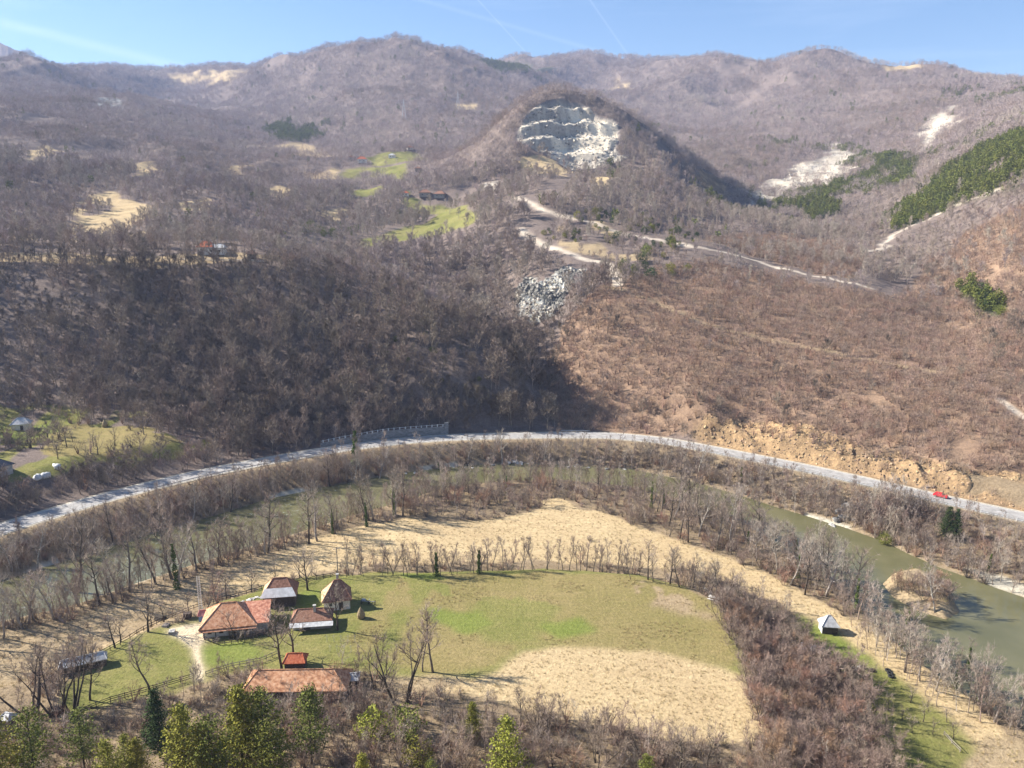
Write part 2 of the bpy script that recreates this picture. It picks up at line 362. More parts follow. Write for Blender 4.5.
# river bed and shingle
r0, r1 = np.searchsorted(lr, [math.log(105), math.log(420)])
dri = sdf(GX[r0:r1], GY[r0:r1], river_poly)
sub = CLS[r0:r1]; sub[(dri < 1.2)] = CI['bed']
sub[(np.abs(dri - 1.2) < 1.6) & (fbm(GX[r0:r1], GY[r0:r1], 22, 3, 71) > .36)] = CI['shingle']
paint_w('tanbrown', isl, .4)
paint('shingle', [(960, 566), (1000, 575), (1040, 590), (1040, 600), (990, 586)], .3)
# near hillside
paint('green', [(-80, 400), (0, 403), (60, 404), (130, 412), (190, 428), (215, 446), (160, 460), (90, 470), (30, 482), (-80, 500)], 1.2, .12, 14)
paint('olive', [(60, 425), (130, 425), (180, 440), (150, 455), (80, 462), (40, 450)])
paint('bright', [(0, 425), (50, 420), (60, 432), (20, 442), (0, 440)])
paint('tanbrown', [(-200, 254), (0, 252), (180, 254), (280, 256), (290, 262), (200, 264), (0, 263), (-200, 264)], .4)
paint('cut', [(690, 428), (700, 419), (745, 419), (800, 427), (850, 440), (900, 452), (960, 466), (1060, 486), (1060, 522), (950, 497), (880, 484), (800, 464), (740, 452), (700, 444)], .8)
paint('scrub', [(958, 470), (1060, 490), (1060, 512), (1000, 500), (960, 490)])
# fields and clearings in the basin
for nm, pl in (('tan', [(70, 197), (100, 193), (150, 208), (148, 216), (120, 232), (85, 240), (55, 240), (75, 215)]),
               ('tan', [(128, 232), (150, 230), (158, 240), (130, 243)]), ('tan', [(130, 165), (158, 162), (165, 170), (138, 176)]),
               ('green', [(400, 195), (440, 197), (478, 206), (477, 222), (445, 232), (400, 242), (364, 248), (366, 238), (420, 226), (430, 216), (405, 206)]),
               ('green', [(350, 168), (400, 167), (412, 173), (400, 178), (352, 174)]), ('green', [(370, 158), (425, 153), (430, 160), (380, 166)]),
               ('tan', [(305, 171), (345, 168), (348, 175), (310, 178)]), ('tan', [(240, 146), (290, 142), (330, 150), (330, 158), (290, 156), (262, 150)]),
               ('tan', [(20, 150), (50, 146), (60, 154), (30, 160)]), ('tan', [(180, 205), (205, 200), (215, 208), (190, 214)]), ('tan', [(265, 190), (290, 186), (300, 194), (275, 198)]), ('green', [(345, 190), (375, 187), (385, 194), (355, 198)]), ('tan', [(225, 168), (245, 165), (250, 172), (232, 175)]), ('tan', [(5, 232), (30, 228), (40, 238), (10, 242)]), ('tan', [(318, 212), (340, 208), (348, 216), (330, 222)]), ('tan', [(150, 73), (200, 70), (248, 70), (240, 78), (190, 82)]),
               ('rock', [(92, 100), (112, 97), (122, 108), (105, 116)]), ('tan', [(450, 104), (480, 101), (478, 109), (455, 111)]),
               ('tan', [(615, 84), (640, 85), (645, 94), (630, 92)]), ('scree', [(484, 180), (500, 178), (500, 190), (486, 192)]),
               ('scree', [(745, 203), (752, 192), (780, 179), (815, 162), (836, 142), (846, 145), (856, 162), (852, 176), (805, 190), (770, 204)]),
               ('cut', [(690, 181), (722, 178), (728, 190), (710, 196)]), ('tan', [(520, 158), (560, 160), (580, 168), (560, 175), (530, 168)]),
               ('scree', [(920, 130), (945, 105), (955, 112), (930, 150), (918, 152)]), ('tan', [(880, 60), (915, 64), (910, 70), (882, 66)]),
               ('tan', [(590, 178), (612, 176), (618, 184), (600, 188)])):
    paint(nm, pl, 1.0, *({'tan': (.28, 45), 'scree': (.36, 14), 'rock': (.15, 20)}.get(nm, (.5, 30))))
paint('tanbrown', [(535, 242), (560, 216), (620, 224), (690, 247), (660, 262), (622, 262), (575, 252)], 1.0, .10, 22)
paint('pine', [(896, 226), (895, 210), (935, 182), (1060, 112), (1060, 186), (960, 208), (905, 230)], 1.6, .42, 40)
paint('pine', [(752, 208), (800, 196), (850, 180), (868, 160), (850, 148), (915, 160), (905, 186), (860, 190), (828, 210), (790, 219)], 1.6, .30, 35)
paint('pine', [(955, 287), (975, 285), (1005, 306), (1005, 322), (985, 318)])
paint('pine', [(262, 128), (285, 122), (300, 132), (318, 126), (320, 138), (280, 142)])
paint('pine', [(480, 62), (520, 58), (560, 70), (540, 76), (490, 70)])
rk = paint('rock', [(513, 300), (528, 281), (575, 267), (596, 271), (586, 290), (562, 308), (541, 327), (515, 319)], 1.3, .22, 14)
qk = paint('quarry', q_px, .55)
paint('quarry', [(548, 152), (585, 150), (618, 146), (625, 150), (600, 156), (560, 160)], .7)
T1 = strip('track', [(515, 198), (545, 210), (590, 222), (620, 233), (660, 240), (692, 247)], 2.6)
strip('track', [(692, 247), (760, 262), (850, 283), (868, 288)], 1.7, 1)
strip('track', [(520, 230), (550, 248), (580, 258), (610, 265), (618, 285)], 2.8)
strip('tanbrown', [(600, 285), (700, 322), (830, 352), (940, 372)], 1.2, 1)
strip('track', [(872, 252), (905, 232), (950, 210), (990, 195)], 2.2, 2.5)
strip('track', [(1024, 418), (1000, 400)], 1.5)
TRK = np.full(GX.shape, False)
# rock relief: benches in the quarry, broken faces elsewhere
def sub_relief(rk, fn):
    r0, r1, k = rk
    z = GZ[r0:r1]; z[k] = fn(GX[r0:r1][k], GY[r0:r1][k], z[k]); GZ[r0:r1] = z
def benches(x, y, z):
    global QF
    st = 17.0; q = (z + 8 * fbm(x, x * .1, 45, 3, 9) + .05 * x) / st; f = q - np.floor(q); QF = f
    return z + st * (np.clip((f - .62) / .3, 0, 1) - f) * (.62 + .4 * fbm(x, y, 50, 2, 3)) + 3.2 * ridged(x, y * .5, 15, 5, 12)
sub_relief(qk, benches)
sub_relief(rk, lambda x, y, z: z + 3.6 * ridged(x + y * .4, y, 13, 4, 2))
km = CLS == CI['cut']; GZ[km] += (2.3 * ridged(GX[km], GY[km] * .5, 7, 4, 2) - .3) * sstep(ROADMASK[km], 6, 10)
km = CLS == CI['scree']; GZ[km] += 2.2 * fbm(GX[km], GY[km], 14, 4, 2)
CLS[(ROADMASK < 5.0)] = CI['shingle']
rebuild()
for i, px in enumerate(()): pass

# ------------------------------------------------------------------ materials
MATS = {}
def mat_new(name):
    m = bpy.data.materials.new(name); m.use_nodes = True; n = m.node_tree; b = n.nodes['Principled BSDF']
    b.inputs['Roughness'].default_value = .9; b.inputs['Specular IOR Level'].default_value = .15
    MATS[name] = m
    return m, n, b
def noise_mat(name, c1, c2, scale=3.0, rough=.9, rand=.0, bump=0, detail=5, spec=.15, c3=None, stretch=None, metallic=0):
    m, n, b = mat_new(name); N = n.nodes.new
    t = N('ShaderNodeTexCoord'); q = N('ShaderNodeTexNoise'); q.inputs['Scale'].default_value = scale; q.inputs['Detail'].default_value = detail
    if stretch:
        mp = N('ShaderNodeMapping'); mp.inputs['Scale'].default_value = stretch; n.links.new(t.outputs['Object'], mp.inputs[0]); n.links.new(mp.outputs[0], q.inputs['Vector'])
    else: n.links.new(t.outputs['Object'], q.inputs['Vector'])
    r = N('ShaderNodeValToRGB'); r.color_ramp.elements[0].position = .32; r.color_ramp.elements[1].position = .68
    r.color_ramp.elements[0].color = (*c1, 1); r.color_ramp.elements[1].color = (*c2, 1)
    if c3: e = r.color_ramp.elements.new(.5); e.color = (*c3, 1)
    n.links.new(q.outputs[0], r.inputs[0]); col = r.outputs[0]
    if rand:
        oi = N('ShaderNodeObjectInfo'); mr = N('ShaderNodeMapRange'); mr.inputs[3].default_value = 1 - rand; mr.inputs[4].default_value = 1 + rand
        n.links.new(oi.outputs['Random'], mr.inputs[0])
        hs = N('ShaderNodeHueSaturation'); n.links.new(mr.outputs[0], hs.inputs['Value']); n.links.new(col, hs.inputs['Color'])
        mr2 = N('ShaderNodeMapRange'); mr2.inputs[3].default_value = .485; mr2.inputs[4].default_value = .515
        wn = N('ShaderNodeTexWhiteNoise'); wn.noise_dimensions = '1D'; n.links.new(oi.outputs['Random'], wn.inputs['W']); n.links.new(wn.outputs[0], mr2.inputs[0]); n.links.new(mr2.outputs[0], hs.inputs['Hue'])
        col = hs.outputs[0]
    n.links.new(col, b.inputs['Base Color']); b.inputs['Roughness'].default_value = rough; b.inputs['Specular IOR Level'].default_value = spec; b.inputs['Metallic'].default_value = metallic
    if bump:
        bp = N('ShaderNodeBump'); bp.inputs['Strength'].default_value = bump; bp.inputs['Distance'].default_value = .06; n.links.new(q.outputs[0], bp.inputs['Height']); n.links.new(bp.outputs[0], b.inputs['Normal'])
    return m

def ground_mat():
    m, n, b = mat_new('ground_cover'); N = n.nodes.new; l = n.links.new
    A = N('ShaderNodeAttribute'); A.attribute_name = 'cover_a'; B = N('ShaderNodeAttribute'); B.attribute_name = 'cover_b'
    g = N('ShaderNodeNewGeometry')
    def nz(sc, det, rough=.6):
        q = N('ShaderNodeTexNoise'); q.inputs['Scale'].default_value = sc; q.inputs['Detail'].default_value = det; q.inputs['Roughness'].default_value = rough
        l(g.outputs['Position'], q.inputs['Vector']); return q.outputs[0]
    n1, n2, n3 = nz(.045, 5), nz(.35, 6, .7), nz(2.6, 4, .7)
    def ma(op, a, b_):
        q = N('ShaderNodeMath'); q.operation = op
        for i, v in enumerate((a, b_)):
            if isinstance(v, (int, float)): q.inputs[i].default_value = v
            else: l(v, q.inputs[i])
        return q.outputs[0]
    mps = N('ShaderNodeMapping'); mps.inputs['Rotation'].default_value = (0, 0, .35); mps.inputs['Scale'].default_value = (.16, 1.5, 1); l(g.outputs['Position'], mps.inputs[0])
    qs = N('ShaderNodeTexNoise'); qs.inputs['Scale'].default_value = .8; qs.inputs['Detail'].default_value = 5; l(mps.outputs[0], qs.inputs['Vector'])
    s = ma('ADD', ma('ADD', ma('MULTIPLY', n1, .8), ma('MULTIPLY', n2, .7)), ma('ADD', ma('MULTIPLY', n3, .6), ma('MULTIPLY', qs.outputs[0], .4)))
    mr = N('ShaderNodeMapRange'); mr.inputs[1].default_value = .98; mr.inputs[2].default_value = 1.52; l(s, mr.inputs[0])
    mx = N('ShaderNodeMix'); mx.data_type = 'RGBA'; l(mr.outputs[0], mx.inputs[0]); l(A.outputs['Color'], mx.inputs[6]); l(B.outputs['Color'], mx.inputs[7])
    hs = N('ShaderNodeHueSaturation'); mv = N('ShaderNodeMapRange'); mv.inputs[1].default_value = .3; mv.inputs[2].default_value = .7; mv.inputs[3].default_value = .72; mv.inputs[4].default_value = 1.24
    l(nz(1.1, 6, .75), mv.inputs[0]); l(mv.outputs[0], hs.inputs['Value']); l(mx.outputs[2], hs.inputs['Color']); l(hs.outputs[0], b.inputs['Base Color'])
    bp = N('ShaderNodeBump'); bp.inputs['Strength'].default_value = .9; bp.inputs['Distance'].default_value = .35; l(nz(1.6, 7, .7), bp.inputs['Height'])
    l(bp.outputs[0], b.inputs['Normal']); b.inputs['Roughness'].default_value = 1; b.inputs['Specular IOR Level'].default_value = .05
    return m

def tag(o, label=None, cat=None, group=None, kind=None):
    if label: o['label'] = label
    if cat: o['category'] = cat
    if group: o['group'] = group
    if kind: o['kind'] = kind
    return o
def np_mesh(name, v, q):
    me = bpy.data.meshes.new(name); k = q.shape[1]
    me.vertices.add(len(v)); me.vertices.foreach_set('co', np.ascontiguousarray(v, np.float32).ravel())
    me.loops.add(q.size); me.loops.foreach_set('vertex_index', q.ravel().astype(np.int32))
    me.polygons.add(len(q)); me.polygons.foreach_set('loop_start', np.arange(0, q.size, k, dtype=np.int32)); me.polygons.foreach_set('loop_total', np.full(len(q), k, np.int32))
    me.update(calc_edges=True)
    return me
v = np.stack([GX, GY, GZ], -1).reshape(-1, 3)
idx = np.arange(NR * NC).reshape(NR, NC)
q = np.stack([idx[:-1, :-1], idx[:-1, 1:], idx[1:, 1:], idx[1:, :-1]], -1).reshape(-1, 4)
me = np_mesh('ground', v, q)
ca = np.array([CL[k][0] for k in NAMES]); cb = np.array([CL[k][1] for k in NAMES])
def blur(a):
    b = a.copy(); b[1:-1, 1:-1] = (a[1:-1, 1:-1] * 2 + a[:-2, 1:-1] + a[2:, 1:-1] + a[1:-1, :-2] + a[1:-1, 2:]) / 6
    return b
def soft(tab):
    a = blur(blur(tab[CLS])); b = a.copy(); r = slice(np.searchsorted(lr, math.log(112)), np.searchsorted(lr, math.log(172))); s_ = a[r].copy()
    for _ in range(12): s_ = blur(s_)
    m_ = np.isin(CLS[r], [CI[k] for k in ('green', 'bright', 'olive', 'tan', 'tanbrown')]).astype(float)
    for _ in range(3): m_ = blur(m_)
    b[r] = a[r] * (1 - m_[..., None]) + s_ * m_[..., None]; return b
CA_, CB_ = soft(ca), soft(cb)
mr__ = CLS == CI['rock']; cx_, cy_ = GX[mr__], GY[mr__]; ck = sstep(ridged(cx_ * .9 + cy_ * .6, cy_ * .35, 10, 4, 6), .10, .38)
CA_[mr__] = CA_[mr__] * (1 - ck[:, None]) + np.array((.055, .055, .05)) * ck[:, None]; CB_[mr__] = CB_[mr__] * (1 - .75 * ck[:, None]) + .75 * np.array((.11, .105, .09)) * ck[:, None]
mr__ = CLS == CI['cut']; cx_, cy_ = GX[mr__], GY[mr__]; ck = sstep(fbm(cx_, cy_, 16, 4, 61), -.1, .35)
CA_[mr__] = CA_[mr__] * (1 - .7 * ck[:, None]) + .7 * np.array((.11, .08, .055)) * ck[:, None]; CB_[mr__] = CB_[mr__] * (1 - .7 * ck[:, None]) + .7 * np.array((.20, .145, .10)) * ck[:, None]
# pale rubble plus painted light: quarry ledges and apron sunlit, steep faces shaded grey
gy_, gx_ = np.gradient(GZ); sl_ = np.abs(gy_) / (np.gradient(GY, axis=0) + 1e-6)
mq = CLS == CI['quarry']; fr = (1 - sstep(sl_ + .25 * fbm(GX, GY, 18, 4, 44), .25, .75)); fr = fr * 0
r0_, r1_, kq = qk; fq = np.zeros(kq.shape); fq[kq] = ((QF < .14) | (QF > .94)) * 1.0
fr[r0_:r1_] = fq; rub = hitp([(566, 103), (582, 112), (600, 122), (618, 134), (611, 149), (585, 154), (560, 155), (552, 146), (578, 140), (592, 130), (572, 120)])
dq_ = sdf(GX[r0_:r1_] + 6 * fbm(GX[r0_:r1_], GY[r0_:r1_], 14, 3, 5), GY[r0_:r1_] + 10 * fbm(GX[r0_:r1_], GY[r0_:r1_], 14, 3, 6), rub); fr[r0_:r1_] = np.maximum(fr[r0_:r1_], 1 - sstep(dq_, -3, 3))
stk = sstep(ridged(GX[r0_:r1_], GY[r0_:r1_] * .25, 9, 3, 71), .35, .65) * .7; fr[r0_:r1_] = np.clip(fr[r0_:r1_] * (1 - .35 * stk) + stk * (.5), 0, 1)
for arr, dk, pl_ in ((CA_, (.24, .215, .18), (.62, .53, .40)), (CB_, (.46, .41, .34), (.80, .70, .54))):
    arr[mq] = np.array(dk) * (1 - fr[mq][:, None]) + np.array(pl_) * fr[mq][:, None]
# quarry colours: fresh rubble, painted sun on the ledges, painted shade on the faces
for nm, arr in (('cover_a', CA_), ('cover_b', CB_)):
    at = me.attributes.new(nm, 'FLOAT_COLOR', 'POINT')
    at.data.foreach_set('color', np.concatenate([arr.reshape(-1, 3), np.ones((NR * NC, 1))], 1).astype(np.float32).ravel())
me.polygons.foreach_set('use_smooth', np.ones(len(q), bool))
me.materials.append(ground_mat())
tag(bpy.data.objects.new('ground', me), kind='structure'); COL.objects.link(bpy.data.objects['ground'])

# water
m, n_, b_ = mat_new('river_water'); N = n_.nodes.new
b_.inputs['Roughness'].default_value = .07; b_.inputs['Specular IOR Level'].default_value = .5; b_.inputs['IOR'].default_value = 1.33
g_ = N('ShaderNodeNewGeometry'); q1 = N('ShaderNodeTexNoise'); q1.inputs['Scale'].default_value = .9; q1.inputs['Detail'].default_value = 6; q1.inputs['Roughness'].default_value = .65
n_.links.new(g_.outputs['Position'], q1.inputs['Vector'])
q2 = N('ShaderNodeTexNoise'); q2.inputs['Scale'].default_value = .07; q2.inputs['Detail'].default_value = 5; n_.links.new(g_.outputs['Position'], q2.inputs['Vector'])
rp = N('ShaderNodeValToRGB'); rp.color_ramp.elements[0].position = .35; rp.color_ramp.elements[1].position = .7
rp.color_ramp.elements[0].color = (.100, .096, .044, 1); rp.color_ramp.elements[1].color = (.155, .143, .076, 1)
n_.links.new(q2.outputs[0], rp.inputs[0])
# small white riffles: broken foam where the water runs shallow
q3 = N('ShaderNodeTexNoise'); q3.inputs['Scale'].default_value = .8; q3.inputs['Detail'].default_value = 7; q3.inputs['Roughness'].default_value = .8; n_.links.new(g_.outputs['Position'], q3.inputs['Vector'])
at_ = N('ShaderNodeAttribute'); at_.attribute_name = 'riffle'
mu = N('ShaderNodeMath'); mu.operation = 'MULTIPLY_ADD'; n_.links.new(at_.outputs['Fac'], mu.inputs[0]); mu.inputs[1].default_value = .22; n_.links.new(q3.outputs[0], mu.inputs[2])
mr_ = N('ShaderNodeMapRange'); mr_.inputs[1].default_value = .80; mr_.inputs[2].default_value = .93; n_.links.new(mu.outputs[0], mr_.inputs[0])
mx_ = N('ShaderNodeMix'); mx_.data_type = 'RGBA'; n_.links.new(mr_.outputs[0], mx_.inputs[0]); n_.links.new(rp.outputs[0], mx_.inputs[6]); mx_.inputs[7].default_value = (.5, .52, .48, 1)
n_.links.new(mx_.outputs[2], b_.inputs['Base Color'])
bp_ = N('ShaderNodeBump'); bp_.inputs['Strength'].default_value = .25; bp_.inputs['Distance'].default_value = .06; n_.links.new(q1.outputs[0], bp_.inputs['Height']); n_.links.new(bp_.outputs[0], b_.inputs['Normal'])
def resample(pts, n):
    p = np.array(pts, float); d = np.r_[0, np.cumsum(np.hypot(*(p[1:, :2] - p[:-1, :2]).T))]
    s = np.linspace(0, d[-1], n); return np.stack([np.interp(s, d, p[:, i]) for i in range(p.shape[1])], 1)
def smooth_line(pts, n, it=6):
    p = resample(pts, n)
    for _ in range(it): p[1:-1] = (p[:-2] + 2 * p[1:-1] + p[2:]) / 4
    return p
A_, B_ = resample([(x, y - 7) for x, y in rn], 160), resample([(x, y + 7) for x, y in rf], 160)
# widen outwards under the banks
rows = [A_ + (B_ - A_) * t for t in np.linspace(-.15, 1.12, 14)]
v = np.stack(rows, 0); v = np.concatenate([v, np.full(v.shape[:2] + (1,), RIV)], -1).reshape(-1, 3)
ii = np.arange(14 * 160).reshape(14, 160); q = np.stack([ii[:-1, :-1], ii[:-1, 1:], ii[1:, 1:], ii[1:, :-1]], -1).reshape(-1, 4)
me = np_mesh('river', v, q); me.materials.append(m)
at = me.attributes.new('riffle', 'FLOAT', 'POINT'); at.data.foreach_set('value', (sstep(-v[:, 0], 20, 60)).astype(np.float32))
o = tag(bpy.data.objects.new('river', me), kind='structure'); COL.objects.link(o)

# road
RC = smooth_line([(p[0], p[1]) for p in road_w], 420, 30)
tg = np.gradient(RC, axis=0); tg /= np.linalg.norm(tg, axis=1)[:, None]; RNn = np.stack([-tg[:, 1], tg[:, 0]], 1)  # points to the hill side
def road_strip(name, o1, o2, z, mat, i0=0, i1=420, step=None, label=None):
    P = RC[i0:i1]; Nn = RNn[i0:i1]; v = []
    for o_ in (o1, o2): v.append(np.c_[P + Nn * o_, np.full(len(P), z)])
    v = np.concatenate(v); k = len(P); a = np.arange(k - 1); q = np.stack([a, a + 1, a + k + 1, a + k], 1)[:, ::-1]
    if step: q = q[(a // step[0]) % step[1] == 0]
    me = np_mesh(name, v, q); me.materials.append(mat); o = bpy.data.objects.new(name, me); COL.objects.link(o); o['kind'] = 'structure'; return o
asph = noise_mat('asphalt', (.25, .24, .225), (.36, .34, .32), .5, detail=8)
paintm = noise_mat('road_paint', (.62, .62, .6), (.75, .75, .72), 2)
gravel = noise_mat('gravel', (.33, .29, .22), (.52, .47, .38), 1.2, detail=8)
road_strip('road_shoulder', -5.0, 5.4, ROADZ, gravel)
road_strip('road', -4.1, 4.1, ROADZ + .05, asph)
road_strip('road_marking_edge', -3.65, -3.5, ROADZ + .056, paintm); road_strip('road_marking_edge', 3.5, 3.65, ROADZ + .056, paintm)
road_strip('road_marking_centre', -.07, .07, ROADZ + .056, paintm, step=(3, 2))
# ------------------------------------------------------------------ plant builders
def perp(d, r):
    a = np.cross(d, r); n = np.linalg.norm(a, axis=-1, keepdims=True); return a / np.maximum(n, 1e-6)
class MB:
    def __init__(s): s.v = []; s.f = []; s.n = 0
    def add(s, v, f):
        s.v.append(np.asarray(v, float)); s.f += [tuple(int(i) + s.n for i in t) for t in f]; s.n += len(v)
    def tube(s, pts, rads, k=5, cap=True):
        pts = np.asarray(pts, float); m = len(pts); v = []
        for i in range(m):
            d = pts[min(i + 1, m - 1)] - pts[max(i - 1, 0)]; d = d / (np.linalg.norm(d) + 1e-9)
            r = np.array([1, 0, 0]) if abs(d[0]) < .8 else np.array([0, 1, 0]); a = perp(d, r); b = np.cross(d, a)
            for j in range(k):
                t = 2 * math.pi * j / k; v.append(pts[i] + rads[i] * (math.cos(t) * a + math.sin(t) * b))
        f = [(i * k + j, i * k + (j + 1) % k, (i + 1) * k + (j + 1) % k, (i + 1) * k + j) for i in range(m - 1) for j in range(k)]
        if cap: f += [tuple(range(k))[::-1], tuple(range((m - 1) * k, m * k))]
        s.add(v, f)
    def box(s, c, d, rz=0, ry=0, rx=0):
        M = Matrix.Rotation(rz, 3, 'Z') @ Matrix.Rotation(ry, 3, 'Y') @ Matrix.Rotation(rx, 3, 'X'); v = []
        for x in (-.5, .5):
            for y in (-.5, .5):
                for z in (-.5, .5):
                    p = M @ Vector((x * d[0], y * d[1], z * d[2])); v.append((p.x + c[0], p.y + c[1], p.z + c[2]))
        s.add(v, [(0, 1, 3, 2), (4, 6, 7, 5), (0, 4, 5, 1), (2, 3, 7, 6), (0, 2, 6, 4), (1, 5, 7, 3)])
    def slivers(s, P, D_, Ln, Wd):
        r = rng.normal(size=P.shape); sd_ = perp(D_, r) * (np.asarray(Wd).reshape(-1, 1) * .5)
        n = len(P); v = np.stack([P - sd_, P + sd_, P + D_ * np.asarray(Ln).reshape(-1, 1)], 1).reshape(-1, 3)
        b = s.n; s.v.append(v); s.f += [(b + 3 * i, b + 3 * i + 1, b + 3 * i + 2) for i in range(n)]; s.n += 3 * n
    def leaves(s, P, sz, up=.0):
        n = len(P); nrm = rng.normal(size=(n, 3)); nrm[:, 2] = np.abs(nrm[:, 2]) + up; nrm /= np.linalg.norm(nrm, axis=1)[:, None]
        a = perp(nrm, rng.normal(size=(n, 3))); b = np.cross(nrm, a); z = np.asarray(sz).reshape(-1, 1)
        v = np.stack([P - a * z, P + b * z * .55, P + a * z, P - b * z * .55], 1).reshape(-1, 3)
        o = s.n; s.v.append(v); s.f += [(o + 4 * i, o + 4 * i + 1, o + 4 * i + 2, o + 4 * i + 3) for i in range(n)]; s.n += 4 * n
    def mesh(s, name, mat, smooth=False):
        me = bpy.data.meshes.new(name); me.from_pydata(np.concatenate(s.v).tolist(), [], s.f)
        if mat: me.materials.append(mat)
        if smooth: me.polygons.foreach_set('use_smooth', np.ones(len(me.polygons), bool))
        me.update(); return me
    def obj(s, name, mat, parent=None, smooth=False):
        o = bpy.data.objects.new(name, s.mesh(name, mat, smooth)); COL.objects.link(o)
        if parent: o.parent = parent
        return o
def unit(v): return v / (np.linalg.norm(v, axis=-1, keepdims=True) + 1e-9)
def curve(p, d, ln, n, bend, up):
    pts = [np.array(p, float)]; d = np.array(d, float)
    for i in range(n):
        d = unit(d + rng.normal(size=3) * bend + np.array([0, 0, up])); pts.append(pts[-1] + d * ln / n)
    return np.array(pts)
def sample_on(pts, n, lo=.2):
    t = lo + (1 - lo) * rng.random(n); x = t * (len(pts) - 1); i = np.minimum(x.astype(int), len(pts) - 2); f = (x - i)[:, None]
    return pts[i] * (1 - f) + pts[i + 1] * f, unit(pts[i + 1] - pts[i])
def bare(H=12, limbs=9, spread=.42, subs=6, tw=9, twl=.9, tww=.035, stems=1, lo=.3, upright=.25, r0=None, sides=6, thick=1.0):
    """a leafless tree: returns builders (trunk with limbs, twigs)"""
    T, C = MB(), MB(); r0 = r0 or H * .017
    for s_ in range(stems):
        ang = rng.random() * 6.28; lean = .08 if stems == 1 else .28 + .25 * rng.random()
        hh = H * (1 if stems == 1 else .8 + .2 * rng.random())
        tr = curve((0.15 * stems * math.cos(ang) * (stems > 1), .15 * stems * math.sin(ang) * (stems > 1), -.3), (lean * math.cos(ang), lean * math.sin(ang), 1), hh * .92, 7, .10, .10)
        rr = r0 * (1 if stems == 1 else .7)
        T.tube(tr, np.linspace(rr * 1.15, rr * .16, 8), sides)
        L_ = max(2, limbs // stems)
        for i in range(L_):
            t = lo + (1 - lo) * (i + rng.random()) / L_ * .97
            x = t * 7; k = min(int(x), 6); p = tr[k] + (tr[k + 1] - tr[k]) * (x - k)
            a = i * 2.4 + rng.random() + ang; e = .45 + .6 * t + rng.normal() * .15
            d = np.array([math.cos(a), math.sin(a), e])
            ln = H * spread * (1.1 - .55 * abs(t - .45)) * (.7 + .5 * rng.random()) * (1.15 - t * .45)
            lb = curve(p, d, ln, 5, .16, .10 * upright * 4)
            T.tube(lb, np.linspace(rr * .42 * (1.2 - t * .6), rr * .07, 6) * thick, 4, False)
            for j in range(subs):
                q, dd = sample_on(lb, 1, .25); d2 = unit(dd[0] + rng.normal(size=3) * .75 + np.array([0, 0, upright]))
                sl_ = ln * (.28 + .3 * rng.random()); sb = curve(q[0], d2, sl_, 3, .2, .08)
                C.tube(sb, np.linspace(rr * .13, rr * .03, 4) * thick, 3, False)
                P, Dd = sample_on(sb, tw, .1)
                C.slivers(P, unit(Dd * .9 + rng.normal(size=P.shape) * .6 + np.array([0, 0, upright * .8])), twl * (.5 + rng.random(tw)), tww)
            P, Dd = sample_on(lb, tw, .3)
            C.slivers(P, unit(Dd * .5 + rng.normal(size=P.shape) * .7 + np.array([0, 0, upright])), twl * (.5 + rng.random(tw)), tww)
        P, Dd = sample_on(tr, tw * 2, .6)
        C.slivers(P, unit(Dd + rng.normal(size=P.shape) * .5), twl * (.5 + rng.random(tw * 2)), tww)
    return T, C
def clump(H=7, R_=2.6, n=70, tww=.16, twl=1.6, nt=4, flat=.8):
    """a far bare crown: an open spray of twig bundles round a few stems"""
    M = MB()
    for i in range(nt):
        a = rng.random() * 6.28; e = .15 + rng.random() * .5
        M.tube(curve((0, 0, -.4), (math.cos(a) * e, math.sin(a) * e, 1), H * .8, 3, .12, .1), np.linspace(.12, .03, 4), 3, False)
    u = rng.normal(size=(n, 3)); u = unit(u); rr = rng.random((n, 1)) ** .45
    P = u * rr * np.array([R_, R_, H * .36]) + np.array([0, 0, H * .60]);
    M.slivers(P, unit(u * .9 + np.array([0, 0, .8]) + rng.normal(size=u.shape) * .45), twl * (.6 + .8 * rng.random(n)), tww * (.6 + .8 * rng.random(n)))
    return M
def shrub(H=2.2, R_=1.4, stems=14, n=260, tww=.03, twl=.5):
    M = MB()
    for i in range(stems):
        a = rng.random() * 6.28; e = .2 + rng.random() * .8
        c_ = curve((rng.normal() * .15 * R_, rng.normal() * .15 * R_, -.15), (math.cos(a) * e, math.sin(a) * e, 1), H * (.7 + .35 * rng.random()), 4, .18, .03)
        M.tube(c_, np.linspace(.035, .01, 5) * max(1, H / 2.5), 3, False)
        P, Dd = sample_on(c_, n // stems, .15)
        M.slivers(P, unit(Dd + rng.normal(size=P.shape) * .8), twl * (.5 + rng.random(len(P))) * H / 2.2, tww * H / 2.2)
    return M
def conifer(H=9, R_=2.0, lev=15, per=8, nn=16, sz=.16, lo=.12, shape=1.0, droop=.0, dens=1.0):
    T, C = MB(), MB(); T.tube(curve((0, 0, -.3), (0, 0, 1), H * .97, 6, .02, .1), np.linspace(H * .016, .03, 7), 6)
    for i in range(lev):
        t = lo + (1 - lo) * (i + .5 * rng.random()) / lev; z = H * t
        prof = (1 - t) ** (.75 * shape) * (1 if t > .22 else .65 + t * 1.6)
        for j in range(per):
            if rng.random() > dens: continue
            a = 6.28 * (j + rng.random() * .8) / per + i; ln = R_ * prof * (.65 + .55 * rng.random()) + .12
            c_ = curve((0, 0, z), (math.cos(a), math.sin(a), .28 - droop + .4 * t), ln, 3, .08, .06)
            C.tube(c_, np.linspace(.035, .012, 4), 3, False)
            k = max(5, int(nn * (.35 + prof))); P, Dd = sample_on(c_, k, .25)
            P = P + rng.normal(size=P.shape) * np.array([.17, .17, .11]) * (R_ / 2)
            C.leaves(P, sz * (.6 + .8 * rng.random(k)), .3)
    P = np.c_[rng.normal(size=(14, 2)) * .08, H * (.93 + .09 * rng.random(14))]; C.leaves(P, sz * .7)
    return T, C
